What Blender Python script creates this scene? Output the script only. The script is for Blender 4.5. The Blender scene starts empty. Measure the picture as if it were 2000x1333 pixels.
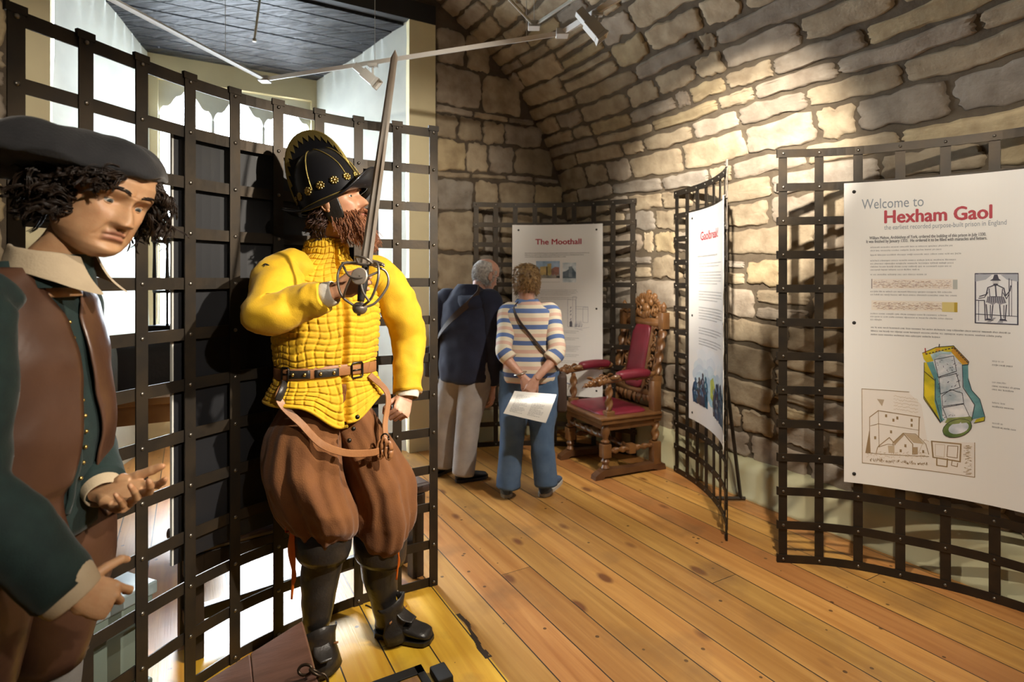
import bpy, bmesh, math, random
import numpy as np
from mathutils import Vector, Matrix, Euler, noise as mnoise
PI = math.pi
rnd = random.Random(7)
COL = bpy.context.scene.collection
scene = bpy.context.scene

# ------------------------------------------------------------------ camera
FPX, HOR, CAMZ = 1100.0, 545.0, 1.46
cd = bpy.data.cameras.new('camera'); cam = bpy.data.objects.new('camera', cd); COL.objects.link(cam)
cam.location = (0, 0, CAMZ); cam.rotation_euler = (PI/2, 0, 0)
cd.sensor_width = 36; cd.lens = FPX/2000*36; cd.shift_y = (HOR-666.5)/2000
cd.clip_start = .02
cd.dof.use_dof = True; cd.dof.focus_distance = 2.15; cd.dof.aperture_fstop = 2.8
scene.camera = cam

def P(px, py, D):
    return Vector(((px-1000)/FPX*D, D, CAMZ+(HOR-py)/FPX*D))
def F(px, py, z=0):
    return P(px, py, FPX*(CAMZ-z)/(py-HOR))
# the room: corner of right wall and end wall, axis along the right wall (towards the viewer) and along the end wall (to the left)
CR = Vector((.59, 5.58, 0)); UU = Vector((.498, -.867, 0)).normalized(); WW = Vector((-.867, -.498, 0)).normalized()
def R(u, v, z=0): return CR+UU*u+WW*v+Vector((0, 0, z))

# ------------------------------------------------------------------ world, lamps, exposure
w = bpy.data.worlds.new('daylight'); scene.world = w; w.use_nodes = True
bg = w.node_tree.nodes['Background']; bg.inputs[0].default_value = (.80, .90, 1, 1); bg.inputs[1].default_value = 30.0
scene.view_settings.view_transform = 'Standard'; scene.view_settings.look = 'None'
scene.view_settings.gamma = 1; scene.view_settings.use_curve_mapping = False
scene.view_settings.exposure = 0.0
def lamp(name, kind, loc, target, energy, color, size=.05, angle=60, blend=.5):
    l = bpy.data.lights.new(name, kind); l.energy = energy; l.color = color
    if kind == 'SPOT':
        l.spot_size = math.radians(angle); l.spot_blend = blend; l.shadow_soft_size = size
    o = bpy.data.objects.new(name, l); COL.objects.link(o); o.location = loc
    d = Vector(target)-Vector(loc); o.rotation_euler = d.to_track_quat('-Z', 'Y').to_euler()
    return o
sl = bpy.data.lights.new('sunlight', 'SUN'); sl.energy = 7; sl.color = (.86, .93, 1); sl.angle = math.radians(14)
so = bpy.data.objects.new('sunlight', sl); COL.objects.link(so); so.rotation_euler = (UU*math.cos(math.radians(34))+Vector((0, 0, -math.sin(math.radians(34))))).to_track_quat('-Z', 'Y').to_euler()
# daylight portal in the window opening (steers sky sampling)
pl = bpy.data.lights.new('window_daylight_portal', 'AREA'); pl.shape = 'RECTANGLE'; pl.size = 1.3; pl.size_y = 2.2
pl.cycles.is_portal = True
po = bpy.data.objects.new('window_daylight_portal', pl); COL.objects.link(po)
po.location = R(-1.33, 2.89, 2.15); po.rotation_euler = UU.to_track_quat('-Z', 'Z').to_euler()
WARM = (1, .89, .74); WARM2 = (1, .84, .64)
SPOTS = [  # lamp position, target, watts, cone
    ((1.69, .89, 2.82), (-.65, 2.1, 1.30), 640, 44),
    ((.26, 1.00, 2.85), (1.57, 3.98, 1.98), 1700, 35),
    ((.62, .75, 2.85), (2.05, 2.55, 1.25), 180, 62),
    ((.42, 2.85, 2.80), (.55, 4.9, 1.3), 150, 66),
    ((.55, 2.70, 2.80), (.95, 4.3, .6), 150, 50),
    ((1.25, -.35, 2.55), (-.90, 1.25, 1.45), 300, 34),
    ((1.05, 1.9, 2.82), (.3, 2.75, 0), 230, 95),
    ((.10, 1.30, 2.85), (-.85, 4.6, 2.1), 230, 40),  # added fill to brighten the right plaster surround, no known fixture
    ((-.55, .5, 2.85), (-2.9, 3.3, 2.3), 230, 36),  # added fill to lift the left surround and nearby straps, no known fixture
    ((1.3, -.6, 2.75), (2.6, 2.4, 3.0), 24, 90),
]
for i, (p, t, e, an) in enumerate(SPOTS):
    lamp('spot_light', 'SPOT', Vector(p)+(Vector(t)-Vector(p)).normalized()*.10, t, e, WARM, .03, an, .9)

# ------------------------------------------------------------------ helpers
class G:
    def __init__(s): s.v = []; s.f = []; s.c = []
    def add(s, vf, col=None):
        if isinstance(vf, G): vf = (vf.v, vf.f)
        v, f = vf; n = len(s.v)
        s.v += [tuple(p) for p in v]; s.f += [tuple(i+n for i in q) for q in f]
        s.c += [col]*len(v)
        return s
def tr(vf, M):
    return [M @ Vector(p) for p in vf[0]], vf[1]
def mv(vf, d):
    d = Vector(d); return [Vector(p)+d for p in vf[0]], vf[1]
def mk(name, g, mat, parent=None, smooth=True, loc=None, local=False, sharp=None):
    if not isinstance(g, G): g = G().add(g)
    me = bpy.data.meshes.new(name)
    off = Vector(loc) if loc is not None else Vector((0, 0, 0))
    me.from_pydata([tuple(Vector(p)-off) for p in g.v] if loc is not None else g.v, [], g.f)
    if any(c is not None for c in g.c):
        at = me.color_attributes.new('Col', 'FLOAT_COLOR', 'POINT')
        at.data.foreach_set('color', np.array([(*(c or (1, 1, 1)), 1) for c in g.c], dtype=np.float32).ravel())
    if smooth: me.shade_smooth()
    if sharp: me.set_sharp_from_angle(angle=math.radians(sharp))
    me.update()
    if mat: me.materials.append(mat)
    o = bpy.data.objects.new(name, me); COL.objects.link(o)
    if loc is not None: o.location = off
    if parent is not None:
        o.parent = parent
        if not local: o.matrix_parent_inverse = parent.matrix_basis.inverted()
    return o
def thing(name, label, cat, loc=(0, 0, 0), rz=0, group=None):
    o = bpy.data.objects.new(name, None); COL.objects.link(o); o.empty_display_size = .05
    o.location = loc; o.rotation_euler = (0, 0, rz); o['label'] = label; o['category'] = cat
    if group: o['group'] = group
    return o
def tag(o, label, cat, group=None, kind=None):
    o['label'] = label; o['category'] = cat
    if group: o['group'] = group
    if kind: o['kind'] = kind
    return o
def struct(o): o['kind'] = 'structure'; return o

def box(a, b):
    x0, y0, z0 = a; x1, y1, z1 = b
    v = [(x0,y0,z0),(x1,y0,z0),(x1,y1,z0),(x0,y1,z0),(x0,y0,z1),(x1,y0,z1),(x1,y1,z1),(x0,y1,z1)]
    return v, [(0,3,2,1),(4,5,6,7),(0,1,5,4),(1,2,6,5),(2,3,7,6),(3,0,4,7)]
def bbox(a, b, r=.004, seg=2):
    bm = bmesh.new(); vs = [bm.verts.new(p) for p in box(a, b)[0]]
    for f in box(a, b)[1]: bm.faces.new([vs[i] for i in f])
    bmesh.ops.bevel(bm, geom=list(bm.edges), offset=r, segments=seg, affect='EDGES', profile=.5)
    bm.verts.index_update()
    out = [tuple(v.co) for v in bm.verts], [tuple(v.index for v in f.verts) for f in bm.faces]
    bm.free(); return out
def loft(rings, cap0=True, cap1=True, closed=True):
    n = len(rings[0]); v = [p for r in rings for p in r]; f = []
    for i in range(len(rings)-1):
        for j in range(n if closed else n-1):
            k = (j+1) % n
            f.append((i*n+j, i*n+k, (i+1)*n+k, (i+1)*n+j))
    if closed and cap0: f.append(tuple(reversed(range(n))))
    if closed and cap1: f.append(tuple((len(rings)-1)*n+j for j in range(n)))
    return v, f
def frames(pts, up=None):
    pts = [Vector(p) for p in pts]; out = []; n = len(pts)
    T = [(pts[min(i+1, n-1)]-pts[max(i-1, 0)]).normalized() for i in range(n)]
    u = Vector(up) if up is not None else (Vector((0, 0, 1)) if abs(T[0].z) < .9 else Vector((1, 0, 0)))
    for i in range(n):
        if up is not None and i: u = Vector(up)
        a = (u-T[i]*u.dot(T[i]))
        if a.length < 1e-5: a = T[i].orthogonal()
        a.normalize(); u = a
        out.append((pts[i], T[i], a, T[i].cross(a)))
    return out
def tube(pts, r, n=10, up=None, cap=True, e=2.0):
    """r: number, list, or list of (ra along up, rb across)"""
    rings = []
    fr = frames(pts, up)
    for i, (p, t, a, b) in enumerate(fr):
        ri = r[i] if isinstance(r, (list, tuple)) else r
        ra, rb = ri if isinstance(ri, (tuple, list)) else (ri, ri)
        ring = []
        for k in range(n):
            th = 2*PI*k/n; c, s = math.cos(th), math.sin(th)
            if e != 2: c, s = math.copysign(abs(c)**(2/e), c), math.copysign(abs(s)**(2/e), s)
            ring.append(p+a*(c*ra)+b*(s*rb))
        rings.append(ring)
    return loft(rings, cap, cap)
def lerp(a, b, t): return a+(b-a)*t
def ga(x, s): return math.exp(-(x/s)**2/2)
def sst(a, b, x): t = min(max((x-a)/(b-a), 0), 1); return t*t*(3-2*t)
def spline(pts, n=8):
    """Catmull-Rom through points (any dimension, lists) -> finer list"""
    A = [np.array(p, float) for p in pts]; A = [2*A[0]-A[1]]+A+[2*A[-1]-A[-2]]; out = []
    for i in range(1, len(A)-2):
        for k in range(n):
            t = k/n; p0, p1, p2, p3 = A[i-1:i+3]
            out.append(.5*((2*p1)+(-p0+p2)*t+(2*p0-5*p1+4*p2-p3)*t*t+(-p0+3*p1-3*p2+p3)*t**3))
    out.append(A[-2]); return out
def stube(pts, r, n=10, seg=6, up=None, cap=True, e=2.0):
    """smooth tube: pts with radii splined"""
    rr = [(x if isinstance(x, (tuple, list)) else (x, x)) for x in (r if isinstance(r, list) else [r]*len(pts))]
    q = spline([(*p, *s) for p, s in zip(pts, rr)], seg)
    return tube([Vector(x[:3]) for x in q], [(max(x[3], 1e-4), max(x[4], 1e-4)) for x in q], n, up, cap, e)
def lathe(prof, n=16, c=(0, 0, 0)):
    c = Vector(c); rings = [[c+Vector((r*math.cos(2*PI*k/n), r*math.sin(2*PI*k/n), z)) for k in range(n)] for r, z in prof]
    return loft(rings)
def sph(c, r, n=16, m=10):
    r = r if isinstance(r, (tuple, list)) else (r, r, r); c = Vector(c); rings = []
    for i in range(m+1):
        ph = PI*i/m; ph = min(max(ph, .02), PI-.02)
        rings.append([c+Vector((r[0]*math.sin(ph)*math.cos(2*PI*k/n), r[1]*math.sin(ph)*math.sin(2*PI*k/n), -r[2]*math.cos(ph))) for k in range(n)])
    return loft(rings)
def prism(poly, z0, z1, M=None):
    """poly in xy extruded z0..z1"""
    n = len(poly); v = [Vector((x, y, z0)) for x, y in poly]+[Vector((x, y, z1)) for x, y in poly]
    f = [tuple(reversed(range(n))), tuple(range(n, 2*n))]+[(i, (i+1) % n, n+(i+1) % n, n+i) for i in range(n)]
    if M: v = [M @ p for p in v]
    return v, f
def remesh(g, voxel, it=4, fac=.5):
    me = bpy.data.meshes.new('tmp'); me.from_pydata(g.v, [], g.f)
    bm = bmesh.new(); bm.from_mesh(me); bmesh.ops.recalc_face_normals(bm, faces=bm.faces); bm.to_mesh(me); bm.free()
    o = bpy.data.objects.new('tmp', me); COL.objects.link(o)
    m = o.modifiers.new('r', 'REMESH'); m.mode = 'VOXEL'; m.voxel_size = voxel; m.adaptivity = 0
    if it:
        s = o.modifiers.new('s', 'SMOOTH'); s.iterations = it; s.factor = fac
    dg = bpy.context.evaluated_depsgraph_get(); dg.update()
    e = o.evaluated_get(dg); m2 = e.to_mesh()
    nv = len(m2.vertices); co = np.empty(nv*3, dtype=np.float32); m2.vertices.foreach_get('co', co)
    fs = [tuple(p.vertices) for p in m2.polygons]
    e.to_mesh_clear(); bpy.data.objects.remove(o); bpy.data.meshes.remove(me)
    out = G(); out.v = [tuple(x) for x in co.reshape(-1, 3).tolist()]; out.f = fs; out.c = [None]*nv
    return out
def frame_m(o, x, y=None, z=None):
    """matrix with origin o and axes"""
    x = Vector(x).normalized()
    if z is not None:
        z = Vector(z); z = (z-x*z.dot(x)).normalized(); y = z.cross(x)
    else:
        y = Vector(y); y = (y-x*y.dot(x)).normalized(); z = x.cross(y)
    M = Matrix((x, y, z)).transposed().to_4x4(); M.translation = Vector(o); return M

# ------------------------------------------------------------------ materials
MATS = {}
def nodes(m): return m.node_tree.nodes, m.node_tree.links
def mat(name, col, rough=.6, metal=0, var=None, vscale=6, bump=0, bscale=60, col_attr=False, sheen=0, coat=0, spec=.5, stretch=None, det=4, sss=0, vdist=(.35, .65)):
    m = bpy.data.materials.new(name); m.use_nodes = True; N, L = nodes(m); b = N['Principled BSDF']
    b.inputs['Base Color'].default_value = (*col, 1); b.inputs['Roughness'].default_value = rough; b.inputs['Metallic'].default_value = metal
    b.inputs['Specular IOR Level'].default_value = spec
    if sheen: b.inputs['Sheen Weight'].default_value = sheen; b.inputs['Sheen Roughness'].default_value = .4
    if coat: b.inputs['Coat Weight'].default_value = coat; b.inputs['Coat Roughness'].default_value = .15
    if sss:
        b.inputs['Subsurface Weight'].default_value = sss; b.inputs['Subsurface Radius'].default_value = (.012, .005, .003); b.inputs['Subsurface Scale'].default_value = 1
    tc = N.new('ShaderNodeTexCoord'); src = tc.outputs['Object']
    if stretch:
        mp = N.new('ShaderNodeMapping'); mp.inputs['Scale'].default_value = stretch; L.new(src, mp.inputs[0]); src = mp.outputs[0]
    csock = None
    if col_attr:
        at = N.new('ShaderNodeAttribute'); at.attribute_name = 'Col'; csock = at.outputs['Color']
    if var:
        n = N.new('ShaderNodeTexNoise'); n.inputs['Scale'].default_value = vscale; n.inputs['Detail'].default_value = det; L.new(src, n.inputs[0])
        rp = N.new('ShaderNodeValToRGB'); rp.color_ramp.elements[0].position = vdist[0]; rp.color_ramp.elements[1].position = vdist[1]
        rp.color_ramp.elements[0].color = (*col, 1) if not col_attr else (1, 1, 1, 1); rp.color_ramp.elements[1].color = (*var, 1)
        L.new(n.outputs[0], rp.inputs[0])
        if csock:
            mx = N.new('ShaderNodeMix'); mx.data_type = 'RGBA'; mx.blend_type = 'MULTIPLY'; mx.inputs[0].default_value = 1
            L.new(csock, mx.inputs[6]); L.new(rp.outputs[0], mx.inputs[7]); csock = mx.outputs[2]
        else: csock = rp.outputs[0]
    if csock: L.new(csock, b.inputs['Base Color'])
    if bump:
        n2 = N.new('ShaderNodeTexNoise'); n2.inputs['Scale'].default_value = bscale; n2.inputs['Detail'].default_value = 5; L.new(src, n2.inputs[0])
        bp = N.new('ShaderNodeBump'); bp.inputs['Strength'].default_value = bump; bp.inputs['Distance'].default_value = .01
        L.new(n2.outputs[0], bp.inputs['Height']); L.new(bp.outputs[0], b.inputs['Normal'])
    MATS[name] = m; return m
M_mortar = mat('mortar', (.075, .058, .042), .95, var=(.13, .10, .07), vscale=5, bump=.6, bscale=40)
M_stone = mat('stone', (1, 1, 1), .9, col_attr=True, var=(.62, .58, .55), vscale=9, bump=.55, bscale=38, det=8, vdist=(.38, .72))
M_plaster = mat('cream_plaster', (.74, .66, .42), .75, var=(.68, .60, .38), vscale=3, bump=.1, bscale=30)
M_white = mat('lime_plaster', (.74, .76, .70), .85, var=(.60, .62, .58), vscale=2.5, bump=.15, bscale=20)
M_skirt = mat('skirting_paint', (.55, .52, .32), .6, var=(.48, .45, .28), vscale=2, bump=.05, bscale=8)
M_board = mat('ceiling_boards', (.012, .013, .016), .38, var=(.040, .042, .05), vscale=3, bump=1.0, bscale=2.6, stretch=(1, 11, 1))
for _n in M_board.node_tree.nodes:
    if _n.type == 'MAPPING': _n.inputs['Rotation'].default_value = (0, 0, math.radians(-30))
    if _n.type == 'BUMP': _n.inputs['Distance'].default_value = .05
M_beam = mat('dark_beam', (.012, .011, .010), .7, bump=.2, bscale=20)
M_iron = mat('wrought_iron', (.030, .025, .020), .46, .6, var=(.050, .037, .024), vscale=9, bump=.05, bscale=60)
M_rivet = mat('rivet_steel', (.22, .20, .17), .35, .9)
M_trackw = mat('white_track', (.62, .61, .58), .45)
M_panel = mat('white_panel', (.80, .79, .77), .35, coat=.15)
M_black = mat('black_panel', (.006, .0065, .009), .5, var=(.009, .0095, .012), vscale=3)
M_edge = mat('panel_edge', (.55, .55, .52), .4)
# ------------------------------------------------------------------ room shell
VR, VC, VZ, VA, VB = 2.8, 3.0, 1.65, 3.0, 2.6          # barrel vault: mean radius, axis at v, springing height, half width, rise
def vault(a, h=0):
    """arc length a from the floor on the right -> (v, z), h = offset into the room"""
    if a < VZ: return h, a
    L = PI*VR
    if a > VZ+L: return 2*VC-h, VZ-(a-VZ-L)
    ph = (a-VZ)/VR
    return VC-(VA-h)*math.cos(ph), VZ+(VB-h)*math.sin(ph)
def vault_v(z): return 0 if z <= VZ else VC-VA*math.sqrt(max(1-((z-VZ)/VB)**2, 0))
UMAX = 7.0
AT = 2*VZ+PI*VR
def shell(a0, a1, n, name, m):
    rings = []
    for i in range(n+1):
        v, z = vault(lerp(a0, a1, i/n)); rings.append([R(-.02, v, z), R(UMAX, v, z)])
    g = G().add(loft(rings, closed=False)); return g
def stone(g, cx, cy, w, h, fn, col, H=.016):
    N = 44; per = []; pin = []; ph = [rnd.uniform(0, 6.28) for _ in range(6)]
    ee = rnd.uniform(7, 16)
    for k in range(N):
        th = 2*PI*(k+.5)/N; c, s = math.cos(th), math.sin(th)
        q = (abs(c)**ee+abs(s)**ee)**(-1/ee)
        x, y = c*q*w/2, s*q*h/2
        am = min(.012, .07*h)
        d = am*(math.sin(3*th+ph[0])*.6+math.sin(5*th+ph[1])*.5+math.sin(9*th+ph[2])*.4+math.sin(17*th+ph[3])*.25)+rnd.uniform(-.005, .005)
        per.append((x-c*d, y-s*d)); pin.append((x-c*am, y-s*am))
    rings = []
    for ins, hh in ((0, -.004), (.003, H*.6), (.012, H)):
        rings.append([fn(cx+x*max(.2, 1-2*ins/w), cy+y*max(.2, 1-2*ins/h), hh+(rnd.uniform(-.0025, .0025) if hh > 0 else 0)) for x, y in per])
    tx, ty, cv_ = rnd.uniform(-.004, .004), rnd.uniform(-.004, .004), rnd.uniform(0, .006)
    for sc in (.80, .55, .25):
        rings.append([fn(cx+x*sc, cy+y*sc, H+tx*x/w*2+ty*y/h*2+cv_*(1-sc)+rnd.uniform(-.0012, .0012)) for x, y in pin])
    g.add(loft(rings, cap0=False), col)
def scol():
    b = rnd.uniform(.78, 1.12); t = rnd.random()
    c = (.42, .342, .235) if t < .62 else ((.39, .33, .26) if t < .82 else ((.44, .35, .21) if t < .93 else (.34, .30, .25)))
    return tuple(x*b for x in c)
def course_stones(g, a0, a1, x0f, x1f, fn, hr, wr, gap=.022, thin=.15):
    y = a0
    while y < a1-.05:
        h = rnd.uniform(*hr)
        if rnd.random() < thin: h = rnd.uniform(.055, .085)
        h = min(h, a1-y)
        x, xe = x0f(y+h/2), x1f(y+h/2); x += rnd.uniform(-.15, 0) if wr[1] > .6 else 0
        while x < xe-.04:
            w = rnd.uniform(*wr)*(1.0 if h < .16 else .9)
            if rnd.random() < .15: w *= .45
            if xe-x-w < .12: w = xe-x
            gp = gap*rnd.uniform(.7, 1.5)
            if w > gp+.03:
                if h > .19 and rnd.random() < .16:
                    k = rnd.uniform(.4, .6)
                    stone(g, x+w/2, y+h*k/2, w-gp, h*k-gp, fn, scol()); stone(g, x+w/2, y+h*(1+k)/2, w-gp, h*(1-k)-gp, fn, scol())
                else:
                    stone(g, x+w/2, y+h/2, w-gp, h-gp*rnd.uniform(.8, 1.2), fn, scol(), rnd.uniform(.010, .022))
            x += w
        y += h
def wob(x, y): return .030*math.sin(x*1.1+y*.7)+.014*math.sin(x*3.1+y*2.3+1)
def fn_v(x, y, h):
    v, z = vault(max(y+wob(x, y), .01), h); return R(x, v, z)
# right wall up to the springing, vault above it, left wall
gw = shell(-.05, VZ, 2, '', None); course_stones(gw, .20, VZ-.03, lambda y: .02, lambda y: UMAX-.3, fn_v, (.15, .27), (.28, .72), thin=.08)
o = struct(mk('wall_right', gw, M_stone, sharp=50)); 
gc = shell(VZ, VZ+PI*VR, 48, '', None); course_stones(gc, VZ-.01, VZ+PI*VR*.62, lambda y: .02, lambda y: UMAX-.3, fn_v, (.105, .215), (.24, .76), .022, .12)
struct(mk('ceiling', gc, M_stone, sharp=50))
gl = shell(VZ+PI*VR, AT+.05, 2, '', None); struct(mk('wall_left', gl, M_mortar))
# the mortar shell carries its own dark colour
for nm in ('wall_right', 'ceiling'):
    ob = bpy.data.objects[nm]; at = ob.data.color_attributes['Col']
    nshell = {'wall_right': 6, 'ceiling': 98}[nm]
    for i in range(nshell): at.data[i].color = (.125, .098, .066, 1)
# end wall with the window embrasure
T0, T1, ZT = 1.454, 4.24, 3.636      # outer edges of the plaster surround
TI0, TI1 = 1.689, 4.045              # inner edges
DW = 1.2; TW0, TW1, ZW = 2.19, 3.587, 3.40
def E(t, z, d=0): return R(-d, t, z)
ge = G()
def apoly(pts): n = len(ge.v); ge.v.extend([tuple(p) for p in pts]); ge.f.append(tuple(range(n, n+len(pts)))); ge.c.extend([(.115, .088, .060)]*len(pts))
zs = [0, VZ]+[lerp(VZ, ZT, i/10) for i in range(1, 11)]
for i in range(len(zs)-1):
    apoly([E(vault_v(zs[i])-.03, zs[i]), E(T0+.02, zs[i]), E(T0+.02, zs[i+1]), E(vault_v(zs[i+1])-.03, zs[i+1])])
    apoly([E(2*VC-vault_v(zs[i])+.03, zs[i]), E(T1-.02, zs[i]), E(T1-.02, zs[i+1]), E(2*VC-vault_v(zs[i+1])+.03, zs[i+1])])
zt = VZ+VB
for i in range(12):
    a, b = lerp(ZT, zt, i/12), lerp(ZT, zt, (i+1)/12)
    apoly([E(vault_v(a)-.03, a), E(2*VC-vault_v(a)+.03, a), E(2*VC-vault_v(b)+.03, b), E(vault_v(b)-.03, b)])
def fn_e(x, y, h): return E(x, max(y+.02*math.sin(x*2.3+y*3), .02), -h)
course_stones(ge, .22, ZT, lambda y: vault_v(y)+.035, lambda y: T0-.01, fn_e, (.20, .38), (.24, .55), .020, .08)
course_stones(ge, .22, ZT, lambda y: T1+.02, lambda y: 2*VC-vault_v(y)-.035, fn_e, (.20, .38), (.24, .55), .020, .08)
course_stones(ge, ZT+.16, zt-.05, lambda y: vault_v(y)+.06, lambda y: 2*VC-vault_v(y)-.06, fn_e, (.16, .26), (.24, .5), .020, .08)
struct(mk('wall_back', ge, M_stone, sharp=50))
struct(mk('wall_front', ([R(UMAX, -.1, -.05), R(UMAX, 6.7, -.05), R(UMAX, 6.7, 4.6), R(UMAX, -.1, 4.6)], [(0, 1, 2, 3)]), M_mortar))
# embrasure: plaster surround, splayed reveals, window wall
for nm, ta, tb in (('trim_1', T0, TI0), ('trim_2', TI1, T1)):
    lo, hi = min(ta, tb), max(ta, tb)
    bx = []
    for z in (0, ZT):
        bx += [E(lo, z, .05), E(hi, z, .05), E(hi, z, -.03), E(lo, z, -.03)]
    struct(mk(nm, (bx, [(3,2,1,0),(4,5,6,7),(0,1,5,4),(1,2,6,5),(2,3,7,6),(3,0,4,7)]), M_plaster, smooth=False))
WT0, WT1, WZ0, WZ1 = 2.25, 3.52, 1.05, 3.2     # window opening
def quad(name, pts, m): return struct(mk(name, (pts, [(0, 1, 2, 3)]), m, smooth=False))
def reveal(ta, tb, name):
    rows = []
    for i in range(9):
        k = i/8; t = lerp(ta, tb, k); d = lerp(.03, DW, k); zz = lerp(ZT, ZW+.03, k)
        rows.append([E(t+.012*math.sin(j*1.3+i), lerp(-.02, zz, j/10), d) for j in range(11)])
    return struct(mk(name, loft(rows, closed=False), M_white))
reveal(TI0, TW0, 'wall_right_reveal'); reveal(TI1, TW1, 'wall_left_reveal')
gww = G()
for a, b, c, d in ((TW0-.2, WT0, -.02, ZW+.1), (WT1, TW1+.2, -.02, ZW+.1), (WT0, WT1, -.02, WZ0), (WT0, WT1, WZ1, ZW+.1)):
    bx = []
    for z in (c, d): bx += [E(a, z, DW+.25), E(b, z, DW+.25), E(b, z, DW), E(a, z, DW)]
    gww.add((bx, [(0,3,2,1),(4,5,6,7),(0,1,5,4),(1,2,6,5),(2,3,7,6),(3,0,4,7)]))
struct(mk('wall_window', gww, M_plaster, smooth=False))
# dark boarded soffit rising to the room, black lintel beam
gb = G(); nb = 9
for i in range(nb):
    k0, k1 = i/nb, (i+.93)/nb
    def q(k, t): return E(t, lerp(ZT-.02, ZW, k)+rnd.uniform(-.004, .004), lerp(.06, DW+.02, k))
    a = [q(k0, TI0-.06), q(k0, TI1+.06), q(k1, TI1+.06), q(k1, TI0-.06)]
    gb.add((a+[p+Vector((0, 0, .04)) for p in a], [(0,1,2,3),(7,6,5,4),(0,4,5,1),(1,5,6,2),(2,6,7,3),(3,7,4,0)]))
struct(mk('ceiling_boarding', gb, M_board, smooth=False))
bx = []
for z in (ZT, ZT+.16): bx += [E(T0, z, .3), E(T1, z, .3), E(T1, z, -.035), E(T0, z, -.035)]
struct(mk('beam_lintel', (bx, [(0,3,2,1),(4,5,6,7),(0,1,5,4),(1,2,6,5),(2,3,7,6),(3,0,4,7)]), M_beam, smooth=False))
# window: three lights with cusped heads
win = bpy.data.objects.new('window_1', None); COL.objects.link(win); win.location = E((WT0+WT1)/2, WZ0, DW+.12); struct(win)
gt = G(); lw = (WT1-WT0)/3
def head(k):   # height of the opening across one light, k 0..1
    x = abs(2*k-1)
    return 2.84+.25*math.sqrt(max(1-(x/1.02)**2, 0))-.05*max(0, math.cos((x-.62)*7))*(1 if .4 < x < .85 else 0)+.06*max(0, 1-x*5)
for li in range(3):
    n = 22
    lo = []; 
    for i in range(n+1):
        t = WT0+lw*(li+i/n); z = head(i/n); lo.append((t, z))
    rings = []
    for t, z in lo: rings.append([E(t, z, DW+.06), E(t, WZ1+.02, DW+.06), E(t, WZ1+.02, DW+.16), E(t, z, DW+.16)])
    gt.add(loft(rings))
for k in (0, 1, 2, 3):
    t = WT0+lw*k; r = .024 if k in (1, 2) else .03
    bx = []
    for z in (WZ0, 2.90): bx += [E(t-r, z, DW+.16), E(t+r, z, DW+.16), E(t+r*.5, z, DW+.05), E(t-r*.5, z, DW+.05)]
    gt.add((bx, [(0,3,2,1),(4,5,6,7),(0,1,5,4),(1,2,6,5),(2,3,7,6),(3,0,4,7)]))
bx = []
mk('window_tracery', gt, M_white, win, smooth=False)
m = bpy.data.materials.new('window_glass'); m.use_nodes = True; N, L = nodes(m); N.remove(N['Principled BSDF'])
tn = N.new('ShaderNodeBsdfTransparent'); gn = N.new('ShaderNodeBsdfGlossy'); gn.inputs['Roughness'].default_value = .02; ms = N.new('ShaderNodeMixShader'); ms.inputs[0].default_value = .05
L.new(tn.outputs[0], ms.inputs[1]); L.new(gn.outputs[0], ms.inputs[2]); L.new(ms.outputs[0], N['Material Output'].inputs[0]); M_glass = m
for li in range(3):
    t = WT0+lw*li; bx = []
    for z in (WZ0+.02, WZ1-.02): bx += [E(t+.01, z, DW+.113), E(t+lw-.01, z, DW+.113), E(t+lw-.01, z, DW+.107), E(t+.01, z, DW+.107)]
    mk('window_pane', (bx, [(0,3,2,1),(4,5,6,7),(0,1,5,4),(1,2,6,5),(2,3,7,6),(3,0,4,7)]), M_glass, win, smooth=False)
bx = []
for z in (WZ0-.05, WZ0): bx += [E(WT0-.06, z, DW+.1), E(WT1+.06, z, DW+.1), E(WT1+.06, z, DW-.06), E(WT0-.06, z, DW-.06)]
mk('window_sill', (bx, [(0,3,2,1),(4,5,6,7),(0,1,5,4),(1,2,6,5),(2,3,7,6),(3,0,4,7)]), M_white, win, smooth=False)
# rounded plaster plinth along the right wall and end wall
def plinth(fn, x0, x1, n, name):
    rings = []
    for i in range(n+1):
        x = lerp(x0, x1, i/n); hh = .25+.020*math.sin(x*2.1)+.014*math.sin(x*5.7+1); th = .075+.012*math.sin(x*3.3)
        pr = [(-.02, -.02), (th+.012, -.02), (th+.012, .02), (th, .03), (th, hh*.72), (th*.85, hh*.90), (th*.45, hh), (-.02, hh+.03)]
        rings.append([fn(x, d, z) for d, z in pr])
    struct(mk(name, loft(rings), M_skirt))
plinth(lambda x, d, z: R(x, d, z), .0, UMAX, 60, 'baseboard_right')
plinth(lambda x, d, z: R(d*.6, x, z), .0, T0+.0, 12, 'baseboard_back')
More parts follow.
